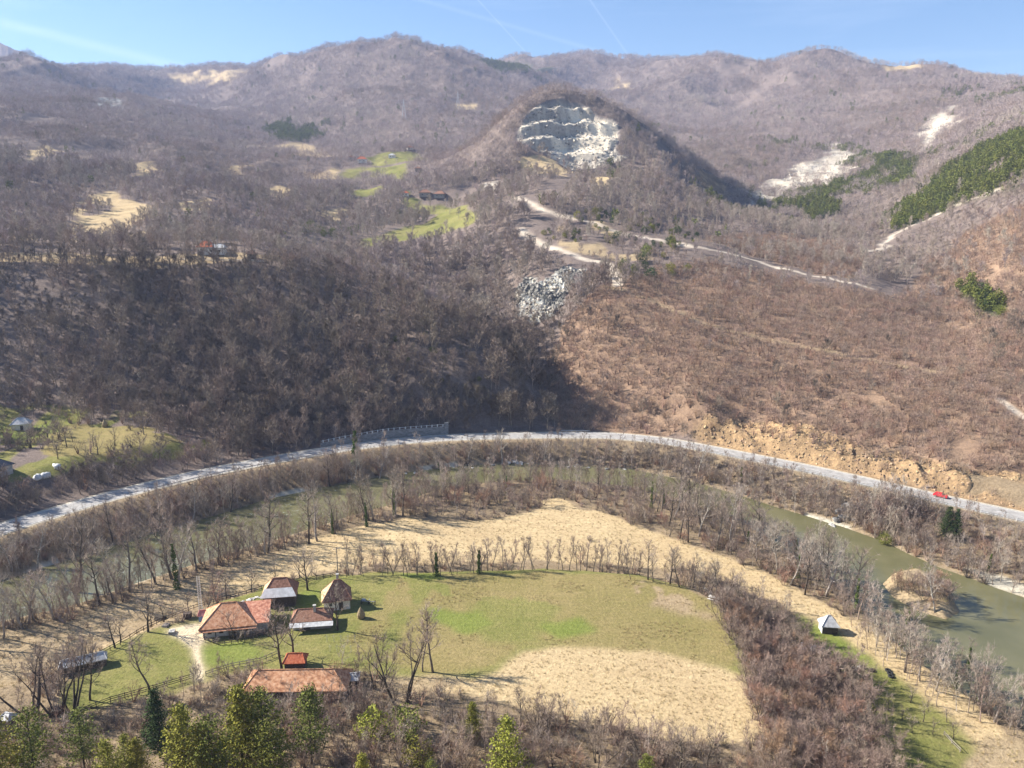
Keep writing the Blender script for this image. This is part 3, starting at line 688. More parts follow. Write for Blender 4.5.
def cone_clump(H=8, R_=2.0, n=110, sz=.55, lo=.08):
    M = MB(); M.tube([(0, 0, -.4), (0, 0, H * .6), (0, 0, H)], [.14, .09, .03], 4)
    t = lo + (1 - lo) * rng.random(n) ** 1.15; a = rng.random(n) * 6.28; r = R_ * (1 - t) ** .8 * (.45 + .6 * rng.random(n))
    M.leaves(np.stack([r * np.cos(a), r * np.sin(a), H * t], 1), sz * (.6 + .7 * rng.random(n)) * (1.15 - .6 * t), .5)
    return M
def oval_bush(H=2.6, R_=1.3, n=500, sz=.17):
    M = MB(); M.tube([(0, 0, -.3), (0, 0, H * .6)], [.08, .03], 4); u = unit(rng.normal(size=(n, 3))); rr = .45 + .6 * rng.random((n, 1)) ** .6
    lob = 1 + .22 * np.sin(u[:, :1] * 5 + 1) * np.cos(u[:, 1:2] * 4 + u[:, 2:] * 6)
    P = u * rr * lob * np.array([R_, R_, H * .5]) + np.array([0, 0, H * .5]); M.leaves(P, sz * (.6 + .8 * rng.random(n)), .2); return M

bark_grey = noise_mat('bark_grey', (.085, .070, .055), (.20, .17, .135), 3, bump=.3, rand=.15)
bark_pale = noise_mat('bark_pale', (.20, .17, .14), (.40, .36, .31), 3, rand=.12)
bark_dark = noise_mat('bark_dark', (.045, .036, .028), (.11, .09, .07), 3, rand=.2)
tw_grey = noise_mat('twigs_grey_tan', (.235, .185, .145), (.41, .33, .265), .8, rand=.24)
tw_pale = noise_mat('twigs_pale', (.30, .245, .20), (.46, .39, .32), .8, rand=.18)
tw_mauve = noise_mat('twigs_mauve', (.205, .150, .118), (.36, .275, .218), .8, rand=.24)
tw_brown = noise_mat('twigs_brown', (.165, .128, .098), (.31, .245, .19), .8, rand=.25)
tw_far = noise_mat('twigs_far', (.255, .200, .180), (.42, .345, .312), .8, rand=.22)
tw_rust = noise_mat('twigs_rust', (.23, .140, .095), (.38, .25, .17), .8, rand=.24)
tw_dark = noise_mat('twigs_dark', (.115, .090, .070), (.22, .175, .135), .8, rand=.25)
ndl_dark = noise_mat('needles_dark', (.026, .046, .016), (.062, .095, .028), 1.5, rand=.2)
ndl_mid = noise_mat('needles_green', (.085, .100, .020), (.180, .190, .040), 1.5, rand=.22)
ndl_yel = noise_mat('needles_yellow_green', (.145, .150, .022), (.28, .265, .046), 1.5, rand=.15)
ndl_olv = noise_mat('needles_olive', (.085, .100, .018), (.17, .18, .036), 1.5, rand=.2)
ivy_m = noise_mat('ivy_leaves', (.06, .095, .018), (.13, .18, .035), 3, rand=.1)
grass_m = noise_mat('dry_grass', (.30, .23, .11), (.50, .40, .21), 1, rand=.15)

# ------------------------------------------------------------------ masses of far vegetation (stuff)
bpyC = bpy.data.collections
def protos(name, meshes):
    c = bpyC.new(name)
    for i, me in enumerate(meshes):
        o = bpy.data.objects.new('%s_%02d' % (name, i), me); c.objects.link(o)
    return c
def patchy(p, n, wl, s, spread=.9):
    t = dens_noise(p, wl, s) * 1.1 * .5 + .5; return np.clip((t * n + rng.normal(size=len(p)) * spread).astype(int), 0, n - 1)
def scatter(name, pts, scl, coll, nvar, label, cat, tilt=.06, vi=None):
    n = len(pts); me = bpy.data.meshes.new(name); me.vertices.add(n); me.vertices.foreach_set('co', np.asarray(pts, np.float32).ravel())
    rot = np.stack([rng.normal(size=n) * tilt, rng.normal(size=n) * tilt, rng.random(n) * 6.283], 1)
    for nm, ty, key, arr in (('rot', 'FLOAT_VECTOR', 'vector', rot), ('scl', 'FLOAT', 'value', scl), ('idx', 'INT', 'value', rng.integers(0, nvar, n) if vi is None else vi)):
        a = me.attributes.new(nm, ty, 'POINT'); a.data.foreach_set(key, np.asarray(arr, np.int32 if ty == 'INT' else np.float32).ravel())
    o = bpy.data.objects.new(name, me); COL.objects.link(o)
    g = bpy.data.node_groups.new(name, 'GeometryNodeTree'); g.interface.new_socket('Geometry', in_out='INPUT', socket_type='NodeSocketGeometry'); g.interface.new_socket('Geometry', in_out='OUTPUT', socket_type='NodeSocketGeometry')
    N = g.nodes.new; gi, go = N('NodeGroupInput'), N('NodeGroupOutput'); ip = N('GeometryNodeInstanceOnPoints'); ci = N('GeometryNodeCollectionInfo')
    ci.inputs['Collection'].default_value = coll; ci.inputs['Separate Children'].default_value = True; ci.inputs['Reset Children'].default_value = True
    ip.inputs['Pick Instance'].default_value = True
    def att(nm, ty):
        q = N('GeometryNodeInputNamedAttribute'); q.data_type = ty; q.inputs['Name'].default_value = nm; return q.outputs['Attribute']
    e2r = N('FunctionNodeEulerToRotation')
    g.links.new(gi.outputs[0], ip.inputs['Points']); g.links.new(ci.outputs[0], ip.inputs['Instance']); g.links.new(att('idx', 'INT'), ip.inputs['Instance Index'])
    g.links.new(att('rot', 'FLOAT_VECTOR'), e2r.inputs[0]); g.links.new(e2r.outputs[0], ip.inputs['Rotation']); g.links.new(att('scl', 'FLOAT'), ip.inputs['Scale']); g.links.new(ip.outputs[0], go.inputs[0])
    md = o.modifiers.new('scatter', 'NODES'); md.node_group = g
    tag(o, label, cat, kind='stuff'); return o
def cls_at(x, y):
    a = x / y; l = np.log(y); ix = np.clip(np.rint((a - la[0]) / (la[1] - la[0])).astype(int), 0, NC - 1); iy = np.clip(np.searchsorted(lr, l), 0, NR - 1)
    return CLS[iy, ix], INNER[iy, ix], ROADMASK[iy, ix]
def field(y0, y1, sp0, sp1, amax=.80):
    """points spread over the fan with spacing growing with distance"""
    out = []; y = y0
    while y < y1:
        t = math.log(y / y0) / math.log(y1 / y0); sp = sp0 * (sp1 / sp0) ** t
        n = int(2 * amax * y / sp); x = (np.arange(n) + rng.random(n)) * sp - amax * y
        out.append(np.stack([x, y + (rng.random(n) - .5) * sp * 1.1], 1)); y += sp
    return np.concatenate(out)
def with_z(p, dz=0): return np.c_[p, height(p[:, 0], p[:, 1]) + dz]
def dens_noise(p, wl, s=0): return fbm(p[:, 0], p[:, 1], wl, 3, s)
# keep-clear zones round buildings etc., world xy with radius
CLEAR = []
def clear_of(p):
    k = np.ones(len(p), bool)
    for x, y, r in CLEAR: k &= np.hypot(p[:, 0] - x, p[:, 1] - y) > r
    return k
for px, py, r in ((210, 252, 20), (252, 258, 8), (22, 428, 12), (105, 428, 6), (4, 465, 14), (362, 164, 25), (425, 196, 20), (440, 200, 15), (44, 475, 8)):
    h_ = hit(px, py); CLEAR.append((h_.x, h_.y, r))

mid_meshes, mid_dark = [], []
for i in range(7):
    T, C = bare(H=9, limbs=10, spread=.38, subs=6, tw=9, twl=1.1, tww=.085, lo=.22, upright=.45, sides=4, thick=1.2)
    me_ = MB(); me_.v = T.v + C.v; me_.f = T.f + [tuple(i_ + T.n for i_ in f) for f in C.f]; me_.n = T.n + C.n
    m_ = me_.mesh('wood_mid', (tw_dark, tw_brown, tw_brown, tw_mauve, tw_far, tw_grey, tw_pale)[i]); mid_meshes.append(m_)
tw_cop = noise_mat('twigs_russet', (.225, .155, .115), (.40, .285, .215), .8, rand=.22)
cop = [clump(3.4, 1.6, 130, .06, .9, 5).mesh('coppice', (tw_cop, tw_rust, tw_cop, tw_mauve, tw_cop)[i]) for i in range(5)]
farm_ = [clump(8, 3.2, 100, .17, 1.8, 3).mesh('wood_far', (tw_brown, tw_mauve, tw_far, tw_far, tw_pale)[i]) for i in range(5)]
pinef = [(cone_clump(8, 2.9, 150, .55) if i % 2 else oval_bush(7.5, 2.5, 170, .55)).mesh('pine_far', (ndl_mid, ndl_olv, ndl_mid, ndl_olv)[i]) for i in range(4)]

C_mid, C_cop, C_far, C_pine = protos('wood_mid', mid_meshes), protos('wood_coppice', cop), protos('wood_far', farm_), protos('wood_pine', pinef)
# near wooded slopes (behind the road up to ~750 m)
p = field(196, 820, 3.5, 5.4); c, inn, rdm = cls_at(p[:, 0], p[:, 1])
dn = dens_noise(p, 40, 50)
k = (c == CI['woods']) & ~inn & (rdm > 7.5) & (dn > -.42 - .6 * (p[:, 1] < 420)) & clear_of(p); pm = p[k]
# scattered trees in the coppice and along clearings
k2 = (c == CI['coppice']) & ~inn & (rdm > 12) & (rng.random(len(p)) < np.clip(sstep(dens_noise(p, 60, 9), .02, .5) * .4 + .02 + .7 * sstep(p[:, 1], 400, 520), 0, 1))
k3 = np.isin(c, [CI['green'], CI['tan'], CI['tanbrown'], CI['olive']]) & ~inn & (rdm > 12) & (dens_noise(p, 25, 12) > .12) & (rng.random(len(p)) < .4) & clear_of(p)
pm = np.concatenate([pm, p[k2], p[k3]])
openc = [CI[q_] for q_ in ('green', 'olive', 'track', 'tan', 'rock')]
def before_open(p, fs):
    r_ = np.zeros(len(p), bool)
    for f_ in fs: r_ |= np.isin(cls_at(p[:, 0] * f_, p[:, 1] * f_)[0], openc)
    return r_
bo = before_open(pm, (1.006, 1.014)) & (pm[:, 1] > 330)
openc = [CI[q_] for q_ in ('green', 'track')]; bo |= before_open(pm, (1.004, 1.01, 1.02, 1.032, 1.046)) & (pm[:, 1] > 440); pm = pm[~bo | (rng.random(len(pm)) < .10)]; openc = [CI['track']]
pm = pm[(pm[:, 1] < 410) | (rng.random(len(pm)) < .82)]
sc_ = (.68 + .75 * rng.random(len(pm)) ** 2) * (1 + .5 * dens_noise(pm, 45, 23)) * (1 - .25 * sstep(dens_noise(pm, 70, 4), 0, .5)) * np.where(pm[:, 0] > 40 + .25 * (pm[:, 1] - 320), .72, 1.0)
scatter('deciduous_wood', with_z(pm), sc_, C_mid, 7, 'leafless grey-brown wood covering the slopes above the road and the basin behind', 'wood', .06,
        np.clip(patchy(pm, 7, 55, 31, .9) * .55 + 4.0 * sstep(pm[:, 1], 385, 440) - .1 * (pm[:, 1] < 400) + rng.normal(size=len(pm)) * .5, 0, 6).astype(int))  # paler twigs in the sunlit basin, darker on the shaded slope: painted light
# coppice hillside
p = field(200, 560, 1.85, 2.7); c, inn, rdm = cls_at(p[:, 0], p[:, 1])
k = (c == CI['coppice']) & ~inn & (rdm > 7.5) & (dens_noise(p, 13, 77) > -.5) & (rng.random(len(p)) < .95)
kk = (c == CI['cut']) & ~inn & (rdm > 9) & (rng.random(len(p)) < .34)
pc = p[k | kk]; bo = before_open(pc, (.997, 1.003, 1.006, 1.012)); pc = pc[~bo | (rng.random(len(pc)) < .08)]; openc = [CI['green'], CI['quarry']]; scatter('coppice_scrub', with_z(pc), .55 + .75 * rng.random(len(pc)), C_cop, 5, 'low leafless oak coppice thinly covering the orange-brown hillside above the road cutting', 'scrub')
# far hills
p = field(800, 4300, 5.6, 13.5, .78); c, inn, rdm = cls_at(p[:, 0], p[:, 1])
k = np.isin(c, [CI['woods'], CI['coppice']]) & (dens_noise(p, 120, 60) + .35 * dens_noise(p, 30, 6) > -.42)
k |= np.isin(c, [CI['tan'], CI['green'], CI['scree']]) & (rng.random(len(p)) < .07)
pf = p[k]; bo = before_open(pf, (1.006, 1.015, 1.025)); pf = pf[~bo | (rng.random(len(pf)) < .15)]; print('far', len(pf), 'mid', len(pm), 'cop', len(pc))
scatter('far_deciduous_wood', with_z(pf), (.6 + .8 * rng.random(len(pf)) ** 1.5) * (1 + .55 * dens_noise(pf, 70, 23)) * (1 + .9 * sstep(pf[:, 1], 900, 3800)), C_far, 5, 'leafless mauve-brown wood covering the far mountains up to the skyline', 'wood', .06, patchy(pf, 5, 150, 8, .8))
# broken rock on the faces: blocks and slabs
def block(sz, el, mat):
    M = MB(); M.box((0, 0, 0), (sz, sz * (.6 + .3 * rng.random()), sz * el), rz=rng.random() * 3, rx=rng.normal() * .3, ry=rng.normal() * .3); M.box((sz * .3, .1, -.1), (sz * .7, sz * .6, sz * el * .7), rz=rng.random() * 3, rx=rng.normal() * .4)
    M.v = [v_ + rng.normal(size=v_.shape) * sz * .09 for v_ in M.v]; return M.mesh('rock_block', mat)
rb_d = noise_mat('rock_dark', (.14, .13, .115), (.29, .27, .235), 1.2, rand=.3); rb_g = noise_mat('rock_grey', (.37, .33, .265), (.58, .52, .42), 1.2, rand=.3)
rb_w = noise_mat('rock_white', (.46, .41, .33), (.66, .60, .50), 1.2, rand=.2); rb_o = noise_mat('rock_ochre', (.26, .175, .10), (.46, .34, .21), 1.2, rand=.3); rb_b = noise_mat('rock_brown', (.10, .075, .055), (.19, .145, .11), 1.2, rand=.3)
C_rk = protos('rock_block', [block(1.0, el, mt) for mt, el in ((rb_d, 1.6), (rb_d, .9), (rb_g, 1.6), (rb_g, .8), (rb_w, .8), (rb_w, 1.3))])
C_ro = protos('ochre_block', [block(1.0, el, mt) for mt, el in ((rb_b, 1.4), (rb_b, .8), (rb_o, 1.2), (rb_o, .7))])
def rk_field(cls, y0, y1, sp0, sp1):
    p = field(y0, y1, sp0, sp1, .8); return p[cls_at(p[:, 0], p[:, 1])[0] == CI[cls]]
def frq(p):
    a = p[:, 0] / p[:, 1]; ix = np.clip(np.rint((a - la[0]) / (la[1] - la[0])).astype(int), 0, NC - 1); return fr[np.clip(np.searchsorted(lr, np.log(p[:, 1])), 0, NR - 1), ix]
pq = rk_field('quarry', 780, 920, 1.7, 1.7); fq_ = frq(pq)  # block tone follows the painted sun and shade of the quarry ground
scatter('quarry_rock', with_z(pq, -.3), .4 + 1.5 * rng.random(len(pq)) ** 3, C_rk, 6, 'broken grey and white rock on the benches of the hillside quarry', 'rock', .3, np.clip(fq_ * 4.2 + rng.normal(size=len(pq)) * 1.0 + 1.7 - 1.2 * (pq[:, 0] < 45) * (height(pq[:, 0], pq[:, 1]) > 190), 0, 5).astype(int))
pr_ = rk_field('rock', 380, 520, 1.1, 1.1); ck_ = sstep(ridged(pr_[:, 0] * .9 + pr_[:, 1] * .6, pr_[:, 1] * .35, 10, 4, 6), .05, .4)
scatter('cliff_rock', with_z(pr_, -.3), .5 + 1.5 * rng.random(len(pr_)) ** 2, C_rk, 6, 'jagged grey rock outcrop on the slope below the track junction', 'rock', .3, np.clip((1 - ck_) * 4.4 + .3 + rng.normal(size=len(pr_)) * .7, 0, 5).astype(int))
pu = rk_field('cut', 215, 330, .6, .7); pu = pu[(cls_at(pu[:, 0], pu[:, 1])[2] > 7.0) & (rng.random(len(pu)) < .75)]
scatter('road_cut_rock', with_z(pu, -.15), .16 + .75 * rng.random(len(pu)) ** 2.5, C_ro, 4, 'broken ochre rock and earth in the road cutting on the right', 'rock', .3, np.clip(2.0 + 3.2 * fbm(pu[:, 0], pu[:, 1], 16, 4, 61) * -1 + rng.normal(size=len(pu)) * .8, 0, 3).astype(int))
ps = rk_field('scree', 800, 2000, 3.2, 5.5)
scatter('scree_rock', with_z(ps, -.3), .6 + 1.8 * rng.random(len(ps)) ** 3, C_rk, 6, 'pale stones strewn over the bare scree patches of the right mountain', 'rock', .3, np.clip(3.9 + rng.normal(size=len(ps)) * .7, 0, 5).astype(int))
# pine stands
p = field(380, 2600, 4.0, 8.0); c, inn, rdm = cls_at(p[:, 0], p[:, 1])
k = (c == CI['pine']) | ((c == CI['woods']) & (p[:, 0] > .12 * p[:, 1]) & (p[:, 1] > 560) & (p[:, 1] < 1700) & (dens_noise(p, 110, 15) > .30) & (rng.random(len(p)) < .35))
k |= (c == CI['woods']) & (p[:, 1] > 480) & (rng.random(len(p)) < .006)
pp = p[k & clear_of(p)]
scatter('pine_wood', with_z(pp), (.7 + .5 * rng.random(len(pp))) * (1 + .5 * sstep(pp[:, 1], 700, 2300)), C_pine, 4, 'dark green pine plantation in bands on the right-hand mountain slopes', 'pine wood')

# ------------------------------------------------------------------ near plants, one object each
def plist(meshes): return meshes
def mk_bare(bark, twg, **kw):
    T, C = bare(**kw); return (T.mesh('trunk', bark, True), C.mesh('crown', twg), kw['H'])
big = [mk_bare((bark_grey, bark_pale, bark_dark)[i % 3], (tw_grey, tw_pale, tw_grey)[i % 3], H=14, limbs=11, spread=.33, subs=7, tw=10, twl=1.0, tww=.038, lo=.32, upright=.45) for i in range(6)]
multi = [mk_bare(bark_dark, tw_mauve, H=9.5, limbs=12, spread=.34, subs=6, tw=9, twl=.8, tww=.032, stems=4, lo=.35, upright=.5, r0=.2) for i in range(3)]
slim = [mk_bare(bark_grey, (tw_grey, tw_mauve)[i % 2], H=9, limbs=9, spread=.22, subs=5, tw=9, twl=.8, tww=.032, lo=.22, upright=.7, r0=.10) for i in range(4)]
fruit = [mk_bare(bark_dark, tw_grey, H=5, limbs=9, spread=.5, subs=5, tw=8, twl=.5, tww=.026, lo=.28, upright=.3, r0=.13) for i in range(3)]
bush = [mk_bare(bark_dark, (tw_mauve, tw_mauve, tw_rust, tw_mauve)[i], H=6, limbs=15, spread=.46, subs=8, tw=13, twl=.75, tww=.032, stems=5, lo=.15, upright=.4, r0=.10) for i in range(4)]
shr = [shrub(2.2, 1.4, 16, 420, .032, .55).mesh('bare_shrub', (tw_grey, tw_mauve, tw_rust, tw_dark, tw_pale)[i]) for i in range(5)]
con = []
for i in range(5):
    T, C = conifer(H=9, R_=(2.5, 3.3, 2.9, 3.6, 3.1)[i], lev=(19, 14, 17, 13, 16)[i], per=9, nn=42, sz=.115, shape=(1.05, .8, .95, .7, .85)[i], dens=(.85, .68, .8, .62, .75)[i], lo=(.1, .2, .12, .22, .1)[i]); con.append((T.mesh('trunk', bark_dark, True), C.mesh('crown', (ndl_dark, ndl_mid, ndl_yel, ndl_olv, ndl_yel)[i]), 9))
jun = [oval_bush(2.6, 1.35, 1300, .10).mesh('evergreen_bush', (ndl_mid, ndl_yel, ndl_dark)[i]) for i in range(3)]
def place(kind, proto, x, y, s, label, cat, group, ivy=False, rz=None, dz=0, lean=0):
    z = float(height(x, y)) + dz; rz = rng.random() * 6.28 if rz is None else rz
    if isinstance(proto, tuple):
        r = bpy.data.objects.new(kind, None); r.empty_display_size = .5; COL.objects.link(r)
        for nm, me_ in (('trunk', proto[0]), ('crown', proto[1])):
            c = bpy.data.objects.new(nm, me_); c.parent = r; COL.objects.link(c)
        if ivy:
            M = MB(); hh = proto[2]; t = rng.random(900); a = rng.random(900) * 6.28; rr = (.18 + .34 * rng.random(900)) * (1.1 - .6 * t) * (1 + .4 * np.sin(t * 19))
            M.leaves(np.stack([rr * np.cos(a), rr * np.sin(a), t * hh * .68], 1), .14 + .10 * rng.random(900)); c = M.obj('ivy', ivy_m, r)
    else:
        r = bpy.data.objects.new(kind, proto); COL.objects.link(r)
    r.location = (x, y, z); r.rotation_euler = (rng.normal() * .03 + lean, rng.normal() * .03, rz); r.scale = (s * (.9 + .2 * rng.random()), s * (.9 + .2 * rng.random()), s)
    tag(r, label, cat, group); return r
PLACED = []
def pxpoly(pl, n, mind, ymax=640):
    """n ground spots inside an outline of the valley floor, mind metres apart"""
    w = hitp(pl); xs = [a for a, b in w]; ys = [b for a, b in w]; out = []; tries = 0
    while len(out) < n and tries < n * 60:
        tries += 1; x = min(xs) + rng.random() * (max(xs) - min(xs)); y = min(ys) + rng.random() * (max(ys) - min(ys))
        if not inside(np.array([x]), np.array([y]), w)[0]: continue
        if any((x - a) ** 2 + (y - b) ** 2 < mind * mind for a, b in out): continue
        if any((x - a) ** 2 + (y - b) ** 2 < r * r for a, b, r in CLEAR): continue
        out.append((x, y))
    return out
def pxline(pts, n, jit):
    w = resample(hitp(pts), n); return [(a + rng.normal() * jit, b + rng.normal() * jit) for a, b in w]
def grow_at(spots, kind, pl, s0, s1, label, cat, group, ivyp=0, dz=0):
    for x, y in spots:
        if sdf(np.array([x]), np.array([y]), river_poly)[0] < -1.0 and 'island' not in group: continue
        place(kind, pl[rng.integers(len(pl))], x, y, s0 + (s1 - s0) * rng.random(), label, cat, group, rng.random() < ivyp, dz=dz)

def P1(px, py): h_ = hit(px, py); return h_.x, h_.y
def one(px, py, hpx, proto, label, cat='tree', kind='bare_tree', group=None, **k):
    """a single plant whose foot stands at the spot and whose height spans hpx there"""
    h_ = hit(px, py); dep = h_.y * math.cos(PITCH) + (CZ - h_.z) * math.sin(PITCH); H = hpx * dep / F * 1.12
    return place(kind, proto, h_.x, h_.y, H / (proto[2] if isinstance(proto, tuple) else 3.0), label, cat, group, **k)
# riverside trees
grow_at(pxline([(-30, 655), (40, 622), (110, 600), (170, 582), (230, 562), (300, 545), (350, 530), (400, 512)], 44, 2.2), 'bare_tree', big[:4] + slim[:2], .8, 1.35, 'tall bare tree in the row between the left river arm and the pale meadow', 'tree', 'bare trees along the near bank of the left river arm', .08)
grow_at(pxline([(-60, 590), (40, 572), (100, 556), (160, 540), (230, 518), (300, 500), (360, 486)], 18, 2), 'bare_tree', big, .75, 1.1, 'bare tree on the far bank between the left river arm and the road', 'tree', 'bare trees below the road on the left', .1)
grow_at(pxline([(330, 486), (400, 478), (470, 468), (560, 470), (640, 476), (700, 488)], 22, 1.6), 'bare_tree', [big[1], big[4], slim[0], slim[2]], .7, 1.05, 'pale bare tree on the far river bank below the middle of the road', 'tree', 'bare trees on the far bank at the head of the bend', .04)
grow_at(pxline([(420, 500), (480, 492), (560, 491), (620, 497), (660, 506)], 10, 2), 'bare_tree', big, .5, .8, 'bare tree on the near bank at the head of the river bend', 'tree', 'bare trees on the near bank at the head of the bend', .15)
grow_at(pxpoly([(650, 505), (700, 512), (760, 532), (820, 562), (870, 600), (850, 618), (800, 592), (740, 562), (690, 545), (650, 528)], 58, 3.2), 'bare_tree', big + slim[:2], .8, 1.25, 'bare tree in the grove between the right river arm and the pale meadow', 'tree', 'bare trees in the grove on the near bank of the right river arm', .08)
grow_at(pxpoly([(850, 612), (890, 640), (940, 672), (1000, 708), (1060, 745), (1040, 762), (990, 725), (930, 690), (880, 655)], 20, 3.5), 'bare_tree', [big[1], big[4], slim[2]], .65, 1.0, 'bare tree at the lower right on the bank beside the grey water', 'tree', 'bare trees on the bank at the lower right', .15)
grow_at(pxline([(700, 478), (760, 494), (820, 512), (880, 532), (940, 556), (1010, 580), (1060, 600)], 16, 2.2), 'bare_tree', slim + [big[1]], .7, 1.0, 'small bare tree on the bank between the road and the right river arm', 'tree', 'small bare trees below the road on the right', .1)
# belt round the plateau
grow_at(pxline([(345, 577), (420, 574), (480, 572), (560, 570), (600, 572), (640, 576)], 52, .9), 'bare_tree', slim, .7, 1.15, 'slim bare tree in the close belt along the far edge of the green meadow', 'tree', 'slim bare trees along the far edge of the green meadow')
one(437, 576, 32, slim[1], 'slim tree wrapped in green ivy in the belt, left of the other ivy tree', ivy=True); one(479, 573, 32, slim[3], 'slim tree wrapped in green ivy in the belt, right of the other ivy tree', ivy=True)
grow_at(pxline([(630, 577), (670, 583), (700, 592), (730, 606), (745, 618)], 16, 1.6), 'bare_tree', [big[0], big[2], slim[1], slim[3]], .6, .85, 'bare tree at the right end of the belt by the wooden table', 'tree', 'bare trees at the right end of the meadow belt')
grow_at(pxline([(130, 640), (190, 610), (250, 590), (300, 577)], 9, 1.2), 'bare_tree', fruit + [slim[0]], .9, 1.5, 'bare tree beside the fence on the river side of the farm', 'tree', 'bare trees along the fence on the river side of the farm')
# copse in the middle of the pale meadow
grow_at(pxpoly([(395, 502), (440, 492), (500, 489), (545, 492), (545, 506), (500, 512), (430, 520), (400, 516)], 30, 2.6), 'bushy_tree', bush, .75, 1.15, 'reddish bushy tree of the copse in the middle of the pale meadow', 'bushy tree', 'bushy trees of the copse in the pale meadow')
grow_at(pxpoly([(600, 508), (660, 518), (720, 540), (780, 572), (830, 600), (820, 606), (760, 575), (700, 552), (640, 530)], 24, 2.8), 'bushy_tree', bush, .55, .9, 'reddish bare bush on the river side of the curving pale meadow', 'bushy tree', 'bushes along the river side of the curving pale meadow')
# thicket at the lower right
grow_at(pxpoly([(712, 612), (745, 612), (790, 632), (812, 655), (835, 672), (870, 700), (890, 760), (905, 800), (770, 800), (765, 745), (745, 700), (742, 665), (730, 640)], 125, 2.1), 'bushy_tree', bush, .8, 1.25, 'mauve-brown bushy tree in the dense thicket between the big meadow and the small lawn', 'bushy tree', 'bushy trees of the dense thicket right of the meadow')
# terrace row above the dark slope
grow_at(pxline([(-40, 262), (60, 263), (140, 264), (200, 265), (280, 264)], 34, 2.5), 'bare_tree', [big[0], big[2], big[3], big[5]], .6, .95, 'bare tree in the row along the rim of the high terrace above the dark slope', 'tree', 'bare trees along the rim of the high terrace')
# orchard
grow_at(pxpoly([(885, 706), (915, 700), (950, 722), (962, 742), (925, 742), (893, 722)], 13, 3.4), 'fruit_tree', fruit, .5, .75, 'small pruned fruit tree with a pale trunk on the small lawn at the lower right', 'fruit tree', 'pruned fruit trees on the small lawn')
# left hamlet trees
grow_at(pxpoly([(20, 440), (80, 440), (120, 445), (100, 462), (50, 468), (20, 465)], 12, 5), 'fruit_tree', fruit, .9, 1.5, 'bare fruit tree on the green terrace above the road at the left', 'fruit tree', 'bare fruit trees on the left green terrace')
# single trees
one(150, 690, 62, big[0], 'lone bare tree on the grass just above the wooden fence, left of the sandy path')
one(433, 672, 62, big[3], 'tall slender bare tree with a straight trunk at the near edge of the green meadow')
one(423, 672, 58, slim[1], 'thin bare tree just left of the straight tall one in the meadow')
one(412, 676, 50, slim[0], 'shorter thin bare tree, third from the right in the clump in the meadow')
one(402, 706, 80, multi[0], 'spreading bare tree with several dark stems right of the long red-roofed barn')
one(378, 690, 50, multi[1], 'small many-stemmed bare tree between the barn and the spreading tree')
one(30, 718, 78, multi[2], 'leaning bare tree with forked dark stems at the far left beside the dark hut')
one(57, 714, 72, multi[0], 'forked bare tree behind the dark heap left of the fence end')
one(72, 712, 68, multi[1], 'many-stemmed bare tree right at the end of the wooden fence')
one(90, 700, 55, big[5], 'upright bare tree with a thick trunk just below the long shed')
one(115, 648, 32, fruit[0], 'small bare tree by the fence left of the woodpile'); one(148, 632, 40, fruit[1], 'bare tree by the fence just left of the black tank')
one(282, 672, 68, big[2], 'bare tree with a pale trunk beside the small red-roofed shed')
one(292, 660, 45, fruit[2], 'small bare tree in front of the brown-roofed shed')
one(338, 630, 42, fruit[1], 'dense bare tree in front of the cottage with the tan hip'); one(235, 640, 28, fruit[0], 'dark bare tree leaning against the front of the farmhouse')
one(206, 612, 44, slim[3], 'bare tree behind the lattice mast'); one(308, 590, 38, fruit[1], 'small bare tree beyond the white-fronted farm building')
one(355, 465, 46, slim[2], 'tree wrapped in bright green ivy beside the road at the left of the wall', ivy=True)
one(78, 600, 84, big[2], 'tall forked bare tree at the water edge at the far left', ivy=False)
one(130, 592, 70, big[0], 'slender bare tree leaning over the left river arm'); one(172, 579, 72, big[3], 'tall bare tree with a clean trunk against the left river arm')
one(975, 700, 52, big[4], 'whitish bare tree against the grey water at the right edge', ivy=False); one(985, 705, 46, big[1], 'second whitish bare tree at the right edge, just right of the first')
one(968, 672, 34, slim[2], 'short ivy-covered green stump tree at the right above the whitish trees', ivy=True)
one(905, 672, 44, fruit[2], 'bare tree on the lawn right of the dark tyres'); one(935, 612, 46, (big[4]), 'pale spreading bare tree on the river island', group=None)
one(560, 545, 16, fruit[0], 'tiny dark bush standing alone in the pale meadow', 'bush', 'small_bush') if False else None
h_ = hit(590, 541); place('small_bush', shr[3], h_.x, h_.y, .9, 'dark little bush standing alone in the pale meadow', 'bush', None)
grow_at(pxpoly([(890, 584), (920, 584), (950, 592), (956, 614), (915, 612)], 20, 1.5), 'bushy_tree', bush, .55, .9, 'pale bare bush on the island in the right arm of the river', 'bushy tree', 'bushes on the river island')
